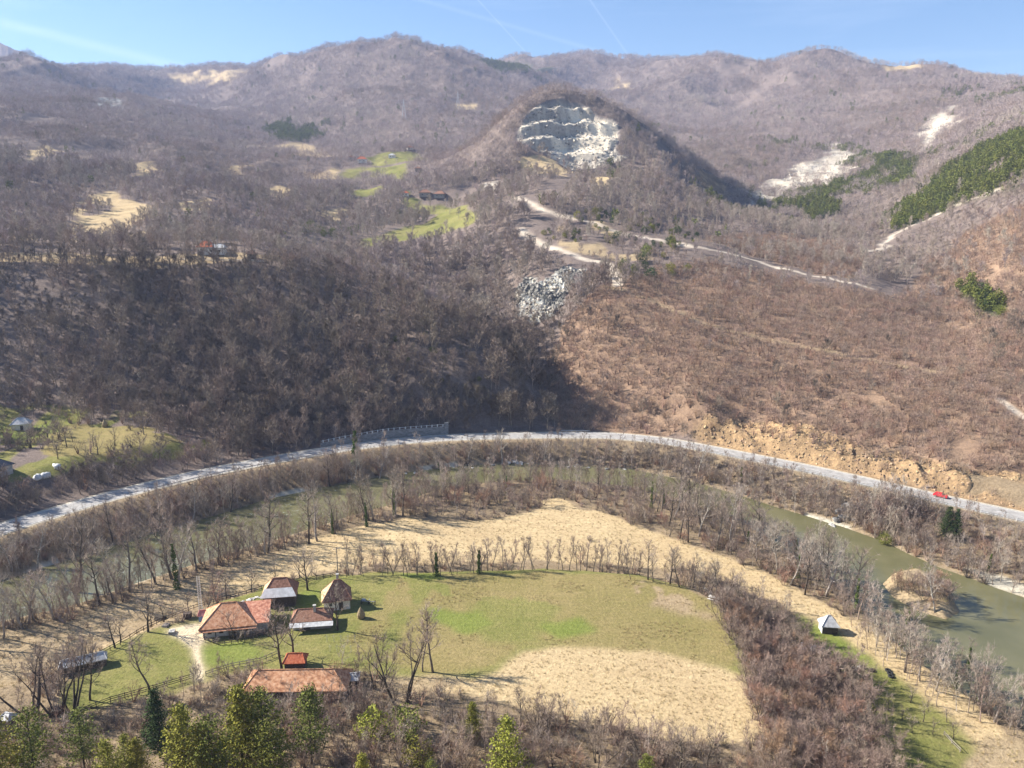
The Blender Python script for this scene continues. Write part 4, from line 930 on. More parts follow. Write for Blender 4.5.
# conifers and evergreens along the bottom
CON = [(110, 800, 62, 4, 'bright yellow-green pine at the bottom between the fence end and the dark pine'), (205, 800, 74, 4, 'full yellow-green pine in front of the row below the path'), (300, 806, 40, 4, 'low bright pine at the bottom below the barn'), (335, 806, 44, 2, 'low yellow-green pine at the bottom right of the symmetrical pine'), (62, 806, 50, 4, 'small yellow-green pine at the bottom between the broad and the dark-sided pines'), (8, 800, 86, 4, 'bright green young pine at the bottom left corner'), (35, 790, 78, 3, 'broad green pine second from the bottom left corner'), (84, 775, 62, 3, 'dark-sided pine below the fence end'),
       (128, 790, 50, 4, 'low yellow-green pine left of the dark tall one below the fence'), (160, 758, 66, 0, 'dark blue-green pine below the middle of the fence'), (185, 752, 46, 0, 'small dark pine just right of the dark blue-green one'),
       (190, 795, 84, 4, 'yellow-green pine in the row below the sandy path'), (218, 800, 84, 3, 'tall pine below the end of the sandy path'), (244, 780, 92, 2, 'yellowish tall pine left of the barn front'), (268, 776, 86, 1, 'tall dark-trunked pine below the left end of the barn'),
       (272, 790, 70, 3, 'low full pine between two tall ones below the barn'), (312, 764, 76, 1, 'symmetrical pine standing alone below the right half of the barn'), (365, 800, 50, 2, 'bright green young pine at the bottom, right of the barn'),
       (508, 795, 78, 4, 'bright green bushy pine at the bottom centre'), (472, 742, 38, 2, 'light green young pine at the near edge of the dry meadow'), (555, 800, 38, 4, 'small light green pine at the bottom right of the centre'), (645, 800, 48, 1, 'rounded pine at the bottom beside the dry meadow'),
       (572, 800, 34, 2, 'small pine beside the light green one at the bottom'), (700, 805, 34, 4, 'small pine at the bottom edge left of the thicket'), (140, 800, 60, 2, 'yellow-green pine at the bottom under the dark ones'), (600, 806, 40, 3, 'small dark green pine at the bottom between two light ones'), (430, 800, 40, 3, 'small green pine at the bottom left of the centre')]
for px, py, hp, pr, lb in CON:
    d_ = pdir(px, min(py, 767)); Y_ = 114 - (py - 767) * .30 if py > 767 else None
    if Y_:
        x_ = (px - 512) / F * (Y_ * math.cos(PITCH) + 87 * math.sin(PITCH)); H = hp * (Y_ * math.cos(PITCH) + 87 * math.sin(PITCH)) / F * 1.15
        place('pine_tree', con[pr], x_, Y_, H / 9, lb, 'pine tree', None)
    else: one(px, py, hp, con[pr], lb, 'pine tree', 'pine_tree')
one(405, 740, 36, jun[0], 'rounded dark green juniper at the near edge of the meadow', 'juniper', 'juniper_bush'); one(372, 738, 32, jun[1], 'yellow-green juniper left of the dark rounded one', 'juniper', 'juniper_bush')
one(418, 765, 28, jun[1], 'small yellow-green juniper at the bottom below the rounded one', 'juniper', 'juniper_bush')
for px, py, hp, lb in ((945, 540, 32, 'dark columnar spruce on the bank below the red car'), (955, 541, 30, 'second dark columnar spruce, just right of the first on the bank')):
    one(px, py, hp, con[0], lb, 'spruce', 'spruce_tree')
one(885, 545, 14, jun[0], 'dark green juniper among brown scrub on the bank below the road', 'juniper', 'juniper_bush')
# evergreens round the tracks on the hillside
def evs(pl, n, s0, s1, lab, grp, dark=False):
    w = [];
    for i in range(n * 8):
        if len(w) >= n: break
        px = min(a for a, b in pl) + rng.random() * (max(a for a, b in pl) - min(a for a, b in pl)); py = min(b for a, b in pl) + rng.random() * (max(b for a, b in pl) - min(b for a, b in pl))
        if inside(np.array([px]), np.array([py]), pl)[0]:
            h_ = hit(px, py); w.append(1); place('juniper_bush', jun[rng.integers(3)] if not dark else jun[0], h_.x, h_.y, s0 + (s1 - s0) * rng.random() ** 2, lab, 'juniper', grp)
evs([(540, 240), (560, 215), (620, 210), (700, 240), (700, 225), (690, 252), (620, 245)], 85, .8, 2.3, 'round evergreen bush among the pale stony clearings along the upper track', 'junipers along the upper track')
evs([(610, 255), (650, 250), (690, 270), (670, 285), (620, 280)], 14, 1.2, 2.8, 'evergreen bush just below the junction of the two tracks', 'junipers below the track junction')
evs([(955, 287), (975, 285), (1005, 306), (1005, 322), (985, 318)], 16, 1.3, 2.4, 'dark evergreen in the clump alone on the brown slope at the right', 'evergreens in the clump on the right slope')
evs([(380, 310), (440, 300), (450, 330), (500, 380), (400, 400), (350, 350)], 14, .8, 1.5, 'dark ivy-green bush in the bare wood on the left slope', 'evergreen bushes in the left wood', True)
evs([(300, 235), (310, 225), (330, 228), (360, 235), (350, 240)], 12, 1.4, 2.6, 'dark evergreen in the line beyond the high terrace', 'evergreens beyond the high terrace', True)

# shrubs
grow_at(pxpoly([(-60, 720), (60, 722), (150, 712), (220, 690), (300, 700), (400, 706), (520, 712), (640, 738), (770, 760), (800, 800), (-60, 800)], 120, 2.0), 'bare_shrub', [shr[0], shr[4], shr[1], shr[4]], .8, 1.5, 'bare greyish shrub on the slope along the bottom below the farm and the dry meadow', 'shrub', 'bare shrubs along the bottom slope')
grow_at(pxpoly([(210, 690), (250, 672), (262, 690), (350, 692), (380, 700), (360, 720), (230, 720)], 34, 1.3), 'bare_shrub', [shr[0], shr[4]], .9, 1.5, 'pale grey shrub in the tangle in front of the long barn', 'shrub', 'pale shrubs in front of the barn')
for pl_, n_ in (([(450, 712), (560, 722), (640, 745), (740, 765), (740, 790), (450, 780)], 16),):
    grow_at(pxpoly(pl_, n_, 3.0), 'bare_tree', fruit + [bush[0]], 1.0, 1.5, 'small pale bare tree in the scrub at the near edge of the dry meadow', 'tree', 'small bare trees at the near edge of the dry meadow')
grow_at(pxpoly([(-60, 670), (0, 640), (100, 612), (130, 618), (60, 660), (0, 690), (-60, 720)], 14, 3), 'bare_shrub', shr, .5, .9, 'low brown shrub on the dry grass between the farm fence and the left river arm', 'shrub', 'low shrubs on the left dry meadow')
# brush masses nobody could count
slim_m = []
for i in range(3):
    T, C = bare(H=7.5, limbs=8, spread=.24, subs=5, tw=9, twl=.6, tww=.035, lo=.2, upright=.7, r0=.07, sides=4); T.v += C.v; T.f += [tuple(j + T.n for j in f) for f in C.f]; slim_m.append(T.mesh('sapling', (tw_grey, tw_mauve, tw_pale)[i]))
C_shr = protos('brush_shrub', slim_m + shr + [clump(4.5, 2.0, 150, .05, .9, 6).mesh('brush', (tw_rust, tw_mauve, tw_dark, tw_grey)[i]) for i in range(4)])
p = field(112, 330, 1.5, 1.9, .85); c, inn, rdm = cls_at(p[:, 0], p[:, 1]); drp = sdf(p[:, 0], p[:, 1], river_poly)
farb = sdf(p[:, 0], p[:, 1], rf + [(500, 600), (-500, 600)]) < 0
k = inn & (c == CI['scrub']) & (drp > .6) & (rdm > 6.6) & (dens_noise(p, 12, 91) > -.25 - .35 * farb) & clear_of(p)
pb = p[k & farb]
sb_ = (.75 + .8 * rng.random(len(pb))) * (.7 + .5 * sstep(dens_noise(pb, 26, 5), -.3, .4)) * (.35 + .65 * sstep(cls_at(pb[:, 0], pb[:, 1])[2], 6.5, 15))
scatter('river_bank_brush', with_z(pb), sb_, C_shr, 12, 'tangled leafless brush on the bank between the road and the river', 'brush')
pb = p[k & ~farb & (p[:, 1] > 108) & (rng.random(len(p)) < .75)]
scatter('valley_scrub', with_z(pb), .4 + .65 * rng.random(len(pb)), C_shr, 12, 'low leafless scrub and saplings fringing the meadows on the valley floor', 'scrub')
C_sap = protos('sapling', slim_m)
p = field(130, 315, 2.6, 3.0, .85); c, inn, rdm = cls_at(p[:, 0], p[:, 1]); drp = sdf(p[:, 0], p[:, 1], river_poly)
k = inn & (drp > .8) & (drp < 10 + 5 * dens_noise(p, 20, 4)) & (rdm > 11) & (rng.random(len(p)) < .75) & (c != CI['green'])
scatter('riverside_saplings', with_z(p[k]), .8 + .8 * rng.random(k.sum()), C_sap, 3, 'slim leafless saplings filling both river banks between the bigger trees', 'saplings')
p = field(225, 330, 2.2, 2.6, .85); c, inn, rdm = cls_at(p[:, 0], p[:, 1])
k = ~inn & (p[:, 0] < -20) & (rdm > 7) & clear_of(p) & ((np.isin(c, [CI['green'], CI['olive'], CI['bright']]) & (dens_noise(p, 14, 41) > .12) & (rng.random(len(p)) < .6)) | ((c == CI['woods']) & (rng.random(len(p)) < .4)))
scatter('terrace_scrub', with_z(p[k]), .5 + .8 * rng.random(k.sum()), C_shr, 12, 'tangled bare scrub breaking up the green terrace above the road at the left', 'scrub')
# dry grass tufts over the valley floor
gt = [MB() for _ in range(3)]
for g_ in gt:
    P = np.c_[rng.normal(size=(26, 2)) * .16, np.zeros(26)]; g_.slivers(P, unit(np.c_[rng.normal(size=(26, 2)) * .45, np.ones(26)]), .22 + .25 * rng.random(26), .03)
C_gr = protos('tuft', [g_.mesh('tuft', grass_m) for g_ in gt])
p = field(112, 260, .85, 1.15, .75); c, inn, rdm = cls_at(p[:, 0], p[:, 1])
k = inn & np.isin(c, [CI['tan'], CI['tanbrown'], CI['scrub']]) & (rng.random(len(p)) < .45)
k |= inn & np.isin(c, [CI['olive']]) & (dens_noise(p, 8, 3) > .1)
scatter('dry_grass', with_z(p[k], -.03), .7 + .7 * rng.random(k.sum()), C_gr, 3, 'dry straw-coloured grass tufts on the meadows and banks', 'grass', .15)
# ------------------------------------------------------------------ farm buildings and man-made things
tile_o = noise_mat('roof_tiles_orange', (.27, .115, .068), (.58, .34, .225), 1.6, bump=.6, detail=10, c3=(.46, .22, .13), rand=.05)
tile_r = noise_mat('roof_tiles_red', (.30, .075, .035), (.48, .17, .09), 2.4, bump=.5, detail=8)
tile_b = noise_mat('roof_tiles_brown', (.17, .085, .055), (.34, .19, .13), 2.4, bump=.5, detail=8)
tile_t = noise_mat('roof_tiles_tan', (.46, .29, .15), (.66, .46, .28), 2.0, bump=.4, detail=8)
tile_g = noise_mat('roof_sheet_grey', (.34, .34, .34), (.55, .55, .54), 1.5, rough=.6, detail=8)
tin_w = noise_mat('tin_pale', (.48, .48, .46), (.66, .66, .64), 1.2, rough=.5)
wall_w = noise_mat('plaster_white', (.62, .58, .50), (.76, .73, .66), 1.0, detail=8)
wall_g = noise_mat('plaster_grey', (.30, .29, .27), (.45, .43, .40), 1.0, detail=8)
wood_d = noise_mat('wood_dark', (.045, .035, .028), (.12, .095, .075), 2, stretch=(1, 1, 6), rand=.1)
wood_g = noise_mat('wood_weathered', (.16, .14, .12), (.33, .29, .25), 2, stretch=(1, 1, 6), rand=.1)
wood_p = noise_mat('wood_pale', (.48, .45, .40), (.68, .65, .60), 2)
glassm = noise_mat('window_glass', (.02, .025, .03), (.04, .05, .06), 2, rough=.1, spec=.5)
stone_p = noise_mat('stone_pale', (.42, .40, .36), (.72, .70, .66), 2.5, bump=.4, rand=.2)
stone_g = noise_mat('stone_grey', (.17, .165, .155), (.40, .39, .365), 1.5, bump=.5, rand=.2, detail=8)
conc = noise_mat('concrete', (.15, .15, .145), (.30, .295, .285), .8, detail=8, stretch=(1, 1, 2.5))
metal_g = noise_mat('metal_grey', (.30, .31, .32), (.46, .47, .48), 2, rough=.45, metallic=.3)
rubber = noise_mat('rubber', (.018, .018, .018), (.035, .035, .035), 4)
hay_m = noise_mat('hay', (.20, .15, .085), (.34, .27, .16), 5, bump=.5)
red_p = noise_mat('car_paint_red', (.50, .018, .028), (.56, .025, .035), 1, rough=.25, spec=.5)
blue_p = noise_mat('paint_blue', (.12, .17, .30), (.2, .26, .42), 3)

def empty(name, x, y, z, rz, label, cat, group=None):
    e = bpy.data.objects.new(name, None); e.empty_display_size = .5; COL.objects.link(e); e.location = (x, y, z); e.rotation_euler = (0, 0, rz); tag(e, label, cat, group); return e
def poly_solid(faces, th):
    """faces: lists of points (outer skin); makes a slab of thickness th under them"""
    M = MB()
    for f in faces:
        f = [np.array(p, float) for p in f]; k = len(f); lo = [p - np.array([0, 0, th]) for p in f]
        M.add(f + lo, [tuple(range(k)), tuple(range(2 * k - 1, k - 1, -1))] + [(i, i + k, (i + 1) % k + k, (i + 1) % k) for i in range(k)])
    return M
def hip_faces(L_, W_, ze, zr, r0, r1, x0=0, y0=0, ry=0):
    a, b = L_ / 2, W_ / 2
    A, B, C_, D_ = (x0 - a, y0 - b, ze), (x0 + a, y0 - b, ze), (x0 + a, y0 + b, ze), (x0 - a, y0 + b, ze); E, G = (x0 + r0, y0 + ry, zr), (x0 + r1, y0 + ry, zr)
    out = {'front': [A, B, G, E], 'back': [C_, D_, E, G], 'left': [D_, A, E], 'right': [B, C_, G]}
    return out, (E, G), (A, B, C_, D_)
def house(name, label, cat, px, py, rz, L_, W_, hw, hr, r0, r1, roofs, wallm, ov=.5, wins=(), doors=(), chim=None, ry=0, group=None, sink=.15):
    h_ = hit(px, py); e = empty(name, h_.x, h_.y, h_.z, R(rz), label, cat, group); CLEAR.append((h_.x, h_.y, max(L_, W_) * .62))
    M = MB(); t = .25
    for (c, d) in (((0, -W_ / 2 + t / 2, hw / 2 - sink), (L_, t, hw + 2 * sink)), ((0, W_ / 2 - t / 2, hw / 2 - sink), (L_, t, hw + 2 * sink)), ((-L_ / 2 + t / 2, 0, hw / 2 - sink), (t, W_ - 2 * t, hw + 2 * sink)), ((L_ / 2 - t / 2, 0, hw / 2 - sink), (t, W_ - 2 * t, hw + 2 * sink))): M.box(c, d)
    w_ = M.obj('wall', wallm, e)
    fc, rg, cn = hip_faces(L_ + 2 * ov, W_ + 2 * ov, hw + .02, hr, r0, r1, ry=ry)
    rf_ = None
    for m_ in dict.fromkeys(roofs.values()):
        o = poly_solid([fc[k] for k in fc if roofs[k] is m_], .14).obj('roof', m_, e)
        o.location = (0, 0, .16); rf_ = rf_ or o
    M = MB(); M.tube([np.array(rg[0]) + (0, 0, .02), np.array(rg[1]) + (0, 0, .02)], [.13, .13], 6)
    for q_, i in ((0, 0), (0, 3), (1, 1), (1, 2)): M.tube([np.array(rg[q_]) + (0, 0, .0), np.array(cn[i]) + (0, 0, .02)], [.10, .10], 5)
    c_ = M.obj('ridge_cap', roofs['front'], rf_)
    if chim: M = MB(); M.box((chim[0], chim[1], hr + .1), (.55, .55, 1.7)); M.box((chim[0], chim[1], hr + 1.0), (.7, .7, .12)); c_ = M.obj('chimney', wall_g, rf_)
    for side, u, z, ww, wh in wins:
        M = MB(); G_ = MB(); s = -1 if side in ('front', 'left') else 1
        if side in ('front', 'back'):
            for q_ in (-1, 1): M.box((u + q_ * ww / 2, s * (W_ / 2 + .03), z), (.08, .1, wh + .08)); M.box((u, s * (W_ / 2 + .03), z + q_ * wh / 2), (ww - .08, .1, .08))
            G_.box((u, s * (W_ / 2 + .012), z), (ww - .08, .03, wh - .08))
        else:
            for q_ in (-1, 1): M.box((s * (L_ / 2 + .03), u + q_ * ww / 2, z), (.1, .08, wh + .08)); M.box((s * (L_ / 2 + .03), u, z + q_ * wh / 2), (.1, ww - .08, .08))
            G_.box((s * (L_ / 2 + .012), u, z), (.03, ww - .08, wh - .08))
        f_ = M.obj('window', wood_p, e); G_.obj('pane', glassm, f_)
    for side, u, ww, wh in doors:
        M = MB(); s = -1 if side in ('front', 'left') else 1
        if side in ('front', 'back'): M.box((u, s * (W_ / 2 + .03), wh / 2), (ww, .1, wh))
        else: M.box((s * (L_ / 2 + .03), u, wh / 2), (.1, ww, wh))
        d_ = M.obj('door', wood_d, e); M = MB(); M.box((u + ww * .35, s * (W_ / 2 + .10), wh * .5) if side in ('front', 'back') else (s * (L_ / 2 + .10), u + ww * .35, wh * .5), (.06, .05, .14)); M.obj('handle', metal_g, d_)
    return e, rf_
O4 = lambda m_: {'front': m_, 'back': m_, 'left': m_, 'right': m_}
# farmhouse with its lower wing
fh, fr = house('farmhouse', 'farmhouse with a broad hipped orange tile roof and lower right wing, largest at the farm', 'house', 232, 626, 11, 10.9, 8.4, 2.1, 5.7, -1.9, 1.2, O4(tile_o), wall_w, .7,
               wins=(('front', -4, 1.2, .9, .9), ('front', -1.6, 1.2, .9, .9), ('front', 3.6, 1.2, .9, .9), ('left', -1.5, 1.2, .9, .9), ('left', 1.5, 1.2, .9, .9)), doors=(('front', 1.2, 1.0, 1.9),), chim=None)
M = MB(); M.box((6.8, .4, 1.0), (2.6, 7.0, 2.3)); M.obj('wing_wall', wall_w, fh)
poly_solid([[(5.0, -4.2, 2.2), (8.6, -4.2, 2.2), (8.6, 1.9, 4.6), (2.6, 1.9, 4.6)], [(8.6, 1.9, 4.6), (8.6, 4.9, 2.6), (5.0, 4.9, 2.6), (4.2, 1.9, 4.6)]], .14).obj('wing_roof', tile_o, fh).location = (0, 0, .17)
M = MB()
for x in (-5.0, -2.6, .2, 2.8, 5.2): M.box((x, -4.95, .9), (.16, .16, 2.0))
M.obj('porch_post', wood_d, fh)
poly_solid([[(-6.0, -5.3, 1.82), (6.0, -5.3, 1.82), (6.0, -4.7, 2.16), (-6.0, -4.7, 2.16)]], .1).obj('porch_roof', tile_o, fh)
# white fronted building: brown tiled hip whose lower front slope is covered with pale sheet
wf, wr = house('farm_building', 'farm building with brown hipped roof, tan left hip and white front slope, behind the farmhouse', 'farm building', 281, 601, 9, 7.2, 6.2, 2.6, 5.9, -1.5, 1.6,
               {'front': tile_b, 'back': tile_b, 'left': tile_t, 'right': tile_b}, wood_d, .45, doors=(('front', 1, 1.8, 1.9),), wins=(('front', -2, 1.5, .7, .7),))
poly_solid([[(-4.15, -3.65, 2.72), (4.15, -3.65, 2.72), (3.02, -1.95, 4.28), (-3.28, -1.95, 4.28)]], .05).obj('roof_sheet', tin_w, wf).location = (0, -.03, .10)
# cottage
ct, cr_ = house('cottage', 'steep-roofed cottage with a tan left hip and brown front, easternmost of the farm', 'house', 337, 605, 14, 6.0, 5.2, 2.3, 6.3, -.4, 1.1, {'front': tile_b, 'back': tile_b, 'left': tile_t, 'right': tile_b}, wall_w, .5,
                wins=(('left', -.8, 1.6, .7, .9), ('front', -1.5, 1.6, .8, .9)), doors=(('front', .9, .95, 2.0),), chim=(.4, .9))
# low shed
sh, sr = house('low_shed', 'low shed with a brown tiled roof and grey front wall between farmhouse and cottage', 'shed', 313, 624, 8, 8.4, 4.6, 1.9, 3.7, -3.2, 2.4, O4(tile_b), wall_g, .4, chim=(.6, -.5), doors=(('front', -1, 1.4, 1.6),))
poly_solid([[(-4.8, -4.0, 1.5), (4.8, -4.0, 1.5), (4.8, -2.75, 1.98), (-4.8, -2.75, 1.98)]], .05).obj('lean_to_roof', tile_g, sh)
# small red roof
rs, rr_ = house('small_shed', 'small shed with a bright red tile roof behind the long barn', 'shed', 296, 667, 3, 3.9, 2.9, 1.7, 3.0, -1.5, 1.5, {k: tile_r for k in ('front', 'back', 'left', 'right')}, wood_d, .35, doors=(('front', 0, .8, 1.5),))
# long barn
bn, br = house('long_barn', 'long low barn with an orange-red hipped tile roof, nearest farm building', 'barn', 299, 690, 1.5, 19.0, 6.4, 1.9, 4.3, -7.6, 6.9, O4(tile_o), wood_g, .5, doors=(('front', -3, 2.2, 1.8), ('front', 4, 1.2, 1.8)), wins=(('front', 7, 1.2, .7, .5),))
ln_, lr_ = house('lean_to', 'grey flat-roofed lean-to against the right end of the long barn', 'shed', 352, 684, 4, 2.6, 2.6, 1.5, 2.2, -.8, .8, O4(tile_g), wood_d, .25)
# long shed on the left
ls, lsr = house('long_shed', 'long low shed with a pale tin roof by the fence at the left', 'shed', 84, 668, 27, 8.2, 2.4, 1.5, 2.6, -3.8, 3.8, O4(tile_g), wood_d, .3, doors=(('front', 2, .9, 1.3),))
# dark hut at the far left
dh, dhr = house('dark_hut', 'small dark hut with a grey roof at the far left edge above the pines', 'hut', 10, 731, -14, 2.0, 1.9, 2.7, 3.5, -.5, .5, O4(tile_g), wood_d, .2, doors=(('front', 0, .8, 1.9),))
# well house and mast
wh, whr = house('well_house', 'tiny well house with a pinkish red roof and blue-white sides by the farmhouse corner', 'well house', 203, 620, 10, 1.5, 1.4, 1.3, 2.3, -.6, .6, O4(noise_mat('roof_pink', (.38, .14, .13), (.52, .26, .24), 3)), blue_p, .2)
h_ = hit(201, 612); e = empty('lattice_mast', h_.x, h_.y, h_.z, .3, 'slender pale lattice mast standing behind the well house', 'mast')
M = MB()
for x in (-.35, .35):
    for y in (-.35, .35): M.tube([(x, y, 0), (x * .75, y * .75, 9.0)], [.05, .045], 4)
M.obj('mast_leg', wood_p, e); M = MB()
for i in range(15):
    z = .3 + i * .59; s = .35 * (1 - .25 * z / 9)
    for (x0, y0, x1, y1) in ((-s, -s, s, -s), (s, -s, s, s), (s, s, -s, s), (-s, s, -s, -s)): M.tube([(x0, y0, z), (x1, y1, z + .3)], [.04, .04], 3)
M.obj('brace', wood_p, e)
# right-hand hut, table, roof sheet
hr_, hrr = house('meadow_hut', 'small hut with a pointed grey roof alone on the lawn at the right', 'hut', 828, 631, -6, 3.4, 2.8, 1.7, 3.8, -.3, .3, O4(tile_g), wood_d, .35, doors=(('front', 1, .9, 1.7),))
M = MB(); M.box((-1.73, 0, .85), (.06, 2.8, 1.7)); M.obj('side_panel', tin_w, hr_)
h_ = hit(811, 652); e = empty('sheet_shelter', h_.x, h_.y, h_.z, R(-25), 'low shelter roofed with flat grey sheets at the thicket edge below the hut', 'shelter')
poly_solid([[(-2.3, -1.2, .9), (2.3, -1.2, .9), (2.3, 1.2, 1.25), (-2.3, 1.2, 1.25)]], .06).obj('roof', tile_g, e)
for x in (-2.1, 2.1):
    for y in (-1, 1): M = MB(); M.box((x, y, .42), (.1, .1, .95)); M.obj('post', wood_d, e)
h_ = hit(714, 600); e = empty('picnic_table', h_.x, h_.y, h_.z, R(-35), 'pale wooden table and benches at the right rim of the green meadow', 'table'); CLEAR.append((h_.x, h_.y, 3))
M = MB()
for i in range(5): M.box((0, -.44 + .22 * i, .78), (2.6, .18, .06))
M.obj('tabletop', wood_p, e)
for s in (-1, 1):
    M = MB(); M.box((0, s * .95, .45), (2.6, .32, .06)); M.obj('bench', wood_p, e)
    M = MB(); M.box((s * 1.0, 0, .38), (.1, 2.1, .09)); M.box((s * 1.0, .5, .36), (.1, .09, .85), rx=.45); M.box((s * 1.0, -.5, .36), (.1, .09, .85), rx=-.45); M.obj('leg', wood_p, e)
h_ = hit(708, 594); e = empty('hay_ladder', h_.x, h_.y, h_.z, R(60), 'pale wooden ladder rack lying tilted beside the table at the meadow rim', 'rack')
M = MB()
for s in (-.5, .5): M.box((s, 0, .7), (.1, 2.6, .1), rx=.5)
M.obj('rail', wood_p, e); M = MB()
for i in range(7): y = -1.1 + i * .36; M.box((0, y * .88, .7 + y * .48), (1.0, .09, .07))
M.obj('rung', wood_p, e)
# tyres
def torus(r, t, mat_name='black_tyre'):
    M = MB(); n, k = 18, 8; v = [];
    for i in range(n):
        a = 6.2832 * i / n
        for j in range(k):
            b = 6.2832 * j / k; v.append(((r + t * math.cos(b)) * math.cos(a), (r + t * math.cos(b)) * math.sin(a), t + t * math.sin(b)))
    M.add(v, [(i * k + j, ((i + 1) % n) * k + j, ((i + 1) % n) * k + (j + 1) % k, i * k + (j + 1) % k) for i in range(n) for j in range(k)]); return M
ty = torus(.42, .17).mesh('tyre', rubber, True)
for px, py, lb in ((848, 661, 'black tyre lying alone on the lawn nearest the hut'), (863, 668, 'black tyre at the pale stone heap on the lawn'), (872, 671, 'black tyre right of the stone heap'), (864, 678, 'wide black tyre below the stone heap'),
                   (888, 671, 'black tyre farthest uphill in the trio by the lawn tree'), (890, 674, 'middle black tyre of the trio by the lawn tree'), (891, 677, 'lowest black tyre of the trio by the lawn tree')):
    h_ = hit(px, py); o = bpy.data.objects.new('tyre', ty); COL.objects.link(o); o.location = (h_.x, h_.y, h_.z + .02); o.scale = (1.1,) * 3; tag(o, lb, 'tyre', 'black tyres on the lawn')
def rock(sz, seed=0, flat=.6):
    M = MB(); n, k = 9, 7; v = []
    ph = rng.random(6) * 6
    for j in range(k + 1):
        th = math.pi * j / k
        for i in range(n):
            a = 6.2832 * i / n; r = 1 + .18 * math.sin(2 * a + ph[0]) * math.sin(th) + .16 * math.sin(3 * a + ph[1] + th * 2) + .12 * math.cos(4 * th + ph[2]) + rng.normal() * .05
            v.append((sz * r * math.sin(th) * math.cos(a), sz * r * math.sin(th) * math.sin(a) * .8, sz * flat * r * math.cos(th) + sz * flat * .5))
    M.add(v, [(j * n + i, (j + 1) * n + i, (j + 1) * n + (i + 1) % n, j * n + (i + 1) % n) for j in range(k) for i in range(n)]); return M
rks = [rock(1.0).mesh('rock', stone_p) for _ in range(4)]; rkg = [rock(1.0).mesh('rock', stone_g) for _ in range(3)]
def put_rock(px, py, s, lb, grp, pale=True, nm='boulder', dz=0):
    h_ = hit(px, py); o = bpy.data.objects.new(nm, (rks if pale else rkg)[rng.integers(3)]); COL.objects.link(o); o.location = (h_.x, h_.y, max(h_.z, RIV - .3) - s * .15 + dz); o.rotation_euler = (0, 0, rng.random() * 6); o.scale = (s, s * .85, s * .85); tag(o, lb, 'boulder' if nm == 'boulder' else 'stone', grp)
for i in range(8): put_rock(857 + rng.normal() * 3.5, 669 + rng.normal() * 1.6, .28 + .2 * rng.random(), 'pale stone in the small heap between the tyres on the lawn', 'stones in the heap on the lawn', nm='stone')
for px, py, s in ((515, 462, 1.5), (521, 463, 1.1), (509, 463, .9), (543, 464, .8), (528, 464, .6), (577, 465, .7)): put_rock(px, py, s, 'pale boulder at the water edge under the middle of the road', 'boulders at the head of the river bend')
for i in range(22):
    t = rng.random(); a = resample(rf[9:14], 60)[int(t * 59)]; o = bpy.data.objects.new('boulder', rkg[rng.integers(3)] if rng.random() < .4 else rks[rng.integers(3)]); COL.objects.link(o); s = .35 + .7 * rng.random() ** 2
    o.location = (a[0] + rng.normal(), a[1] - .4 + rng.normal() * .8, RIV - .05); o.rotation_euler = (0, 0, rng.random() * 6); o.scale = (s, s, s * .8); tag(o, 'boulder along the foot of the far river bank right of the bend', 'boulder', 'boulders along the far bank')
for px, py, s in ((842, 512, 2.2), (850, 508, 2.6), (858, 512, 2.0), (846, 518, 2.4), (838, 520, 1.8), (855, 520, 1.6), (832, 527, 1.4)): put_rock(px, py, s, 'large grey rock in the outcrop on the bank below the road', 'grey rocks of the bank outcrop', False)
for px, py, s in ((722, 553, .0),): pass
# row of pale stones behind the farmhouse
w_ = resample(hitp([(208, 611), (228, 606), (250, 600), (264, 596)]), 26)
for i, (x, y) in enumerate(w_):
    o = bpy.data.objects.new('stone', rks[i % 4]); COL.objects.link(o); s = .28 + .25 * rng.random(); o.location = (x + rng.normal() * .15, y + rng.normal() * .2, float(height(x, y)) - .05); o.rotation_euler = (0, 0, rng.random() * 6); o.scale = (s * 1.4, s, s); tag(o, 'white stone in the row along the fence behind the farmhouse', 'stone', 'white stones behind the farmhouse')
# fences
def fence(name, label, px, hgt=1.2, rails=3, mat=None, step=2.2, n=None, wd=1.0):
    w = hitp(px); Ln = sum(math.hypot(w[i + 1][0] - w[i][0], w[i + 1][1] - w[i][1]) for i in range(len(w) - 1)); n = max(3, int(Ln / step)); p = resample(w, n)
    z = height(p[:, 0], p[:, 1]); e = empty(name, p[0][0], p[0][1], float(z[0]), 0, label, 'fence'); o0 = np.array([p[0][0], p[0][1], z[0]]); mat = mat or wood_d
    for i in range(n): M = MB(); M.box((p[i][0] - o0[0], p[i][1] - o0[1], z[i] - o0[2] + hgt / 2 - .1), (.13 * wd, .13 * wd, hgt + .25), rz=.4); M.obj('post', mat, e)
    for r in range(rails):
        M = MB(); zz_ = hgt * (r + 1) / rails * .93; M.tube([(p[i][0] - o0[0], p[i][1] - o0[1] - .09, z[i] - o0[2] + zz_ + rng.normal() * .02) for i in range(n)], [.08 * wd] * n, 4); M.obj('rail', mat, e)
    return e
fence('wooden_fence', 'dark wooden rail fence with three rails at the lower left, ending at the sandy path', [(82, 714), (110, 703), (150, 692), (194, 679)], 1.35)
fence('wooden_fence', 'dark wooden rail fence on the river side between the pale meadow and the farmhouse', [(100, 656), (130, 640), (165, 621), (207, 606), (262, 590)], 1.2, 2)
fence('wooden_fence', 'dark wooden paddock fence with panels beyond the cottage', [(297, 586), (312, 582), (338, 575), (347, 575)], 1.4, 3)
fence('wooden_fence', 'thin rail fence along the left edge of the farm grass below the long shed', [(45, 690), (60, 675), (80, 665), (100, 656)], 1.1, 2)
fence('garden_fence', 'pale picket fence crossing the grass above the thicket of the long barn', [(206, 676), (230, 668), (262, 662), (278, 655)], 1.1, 2, wood_g, 1.2)
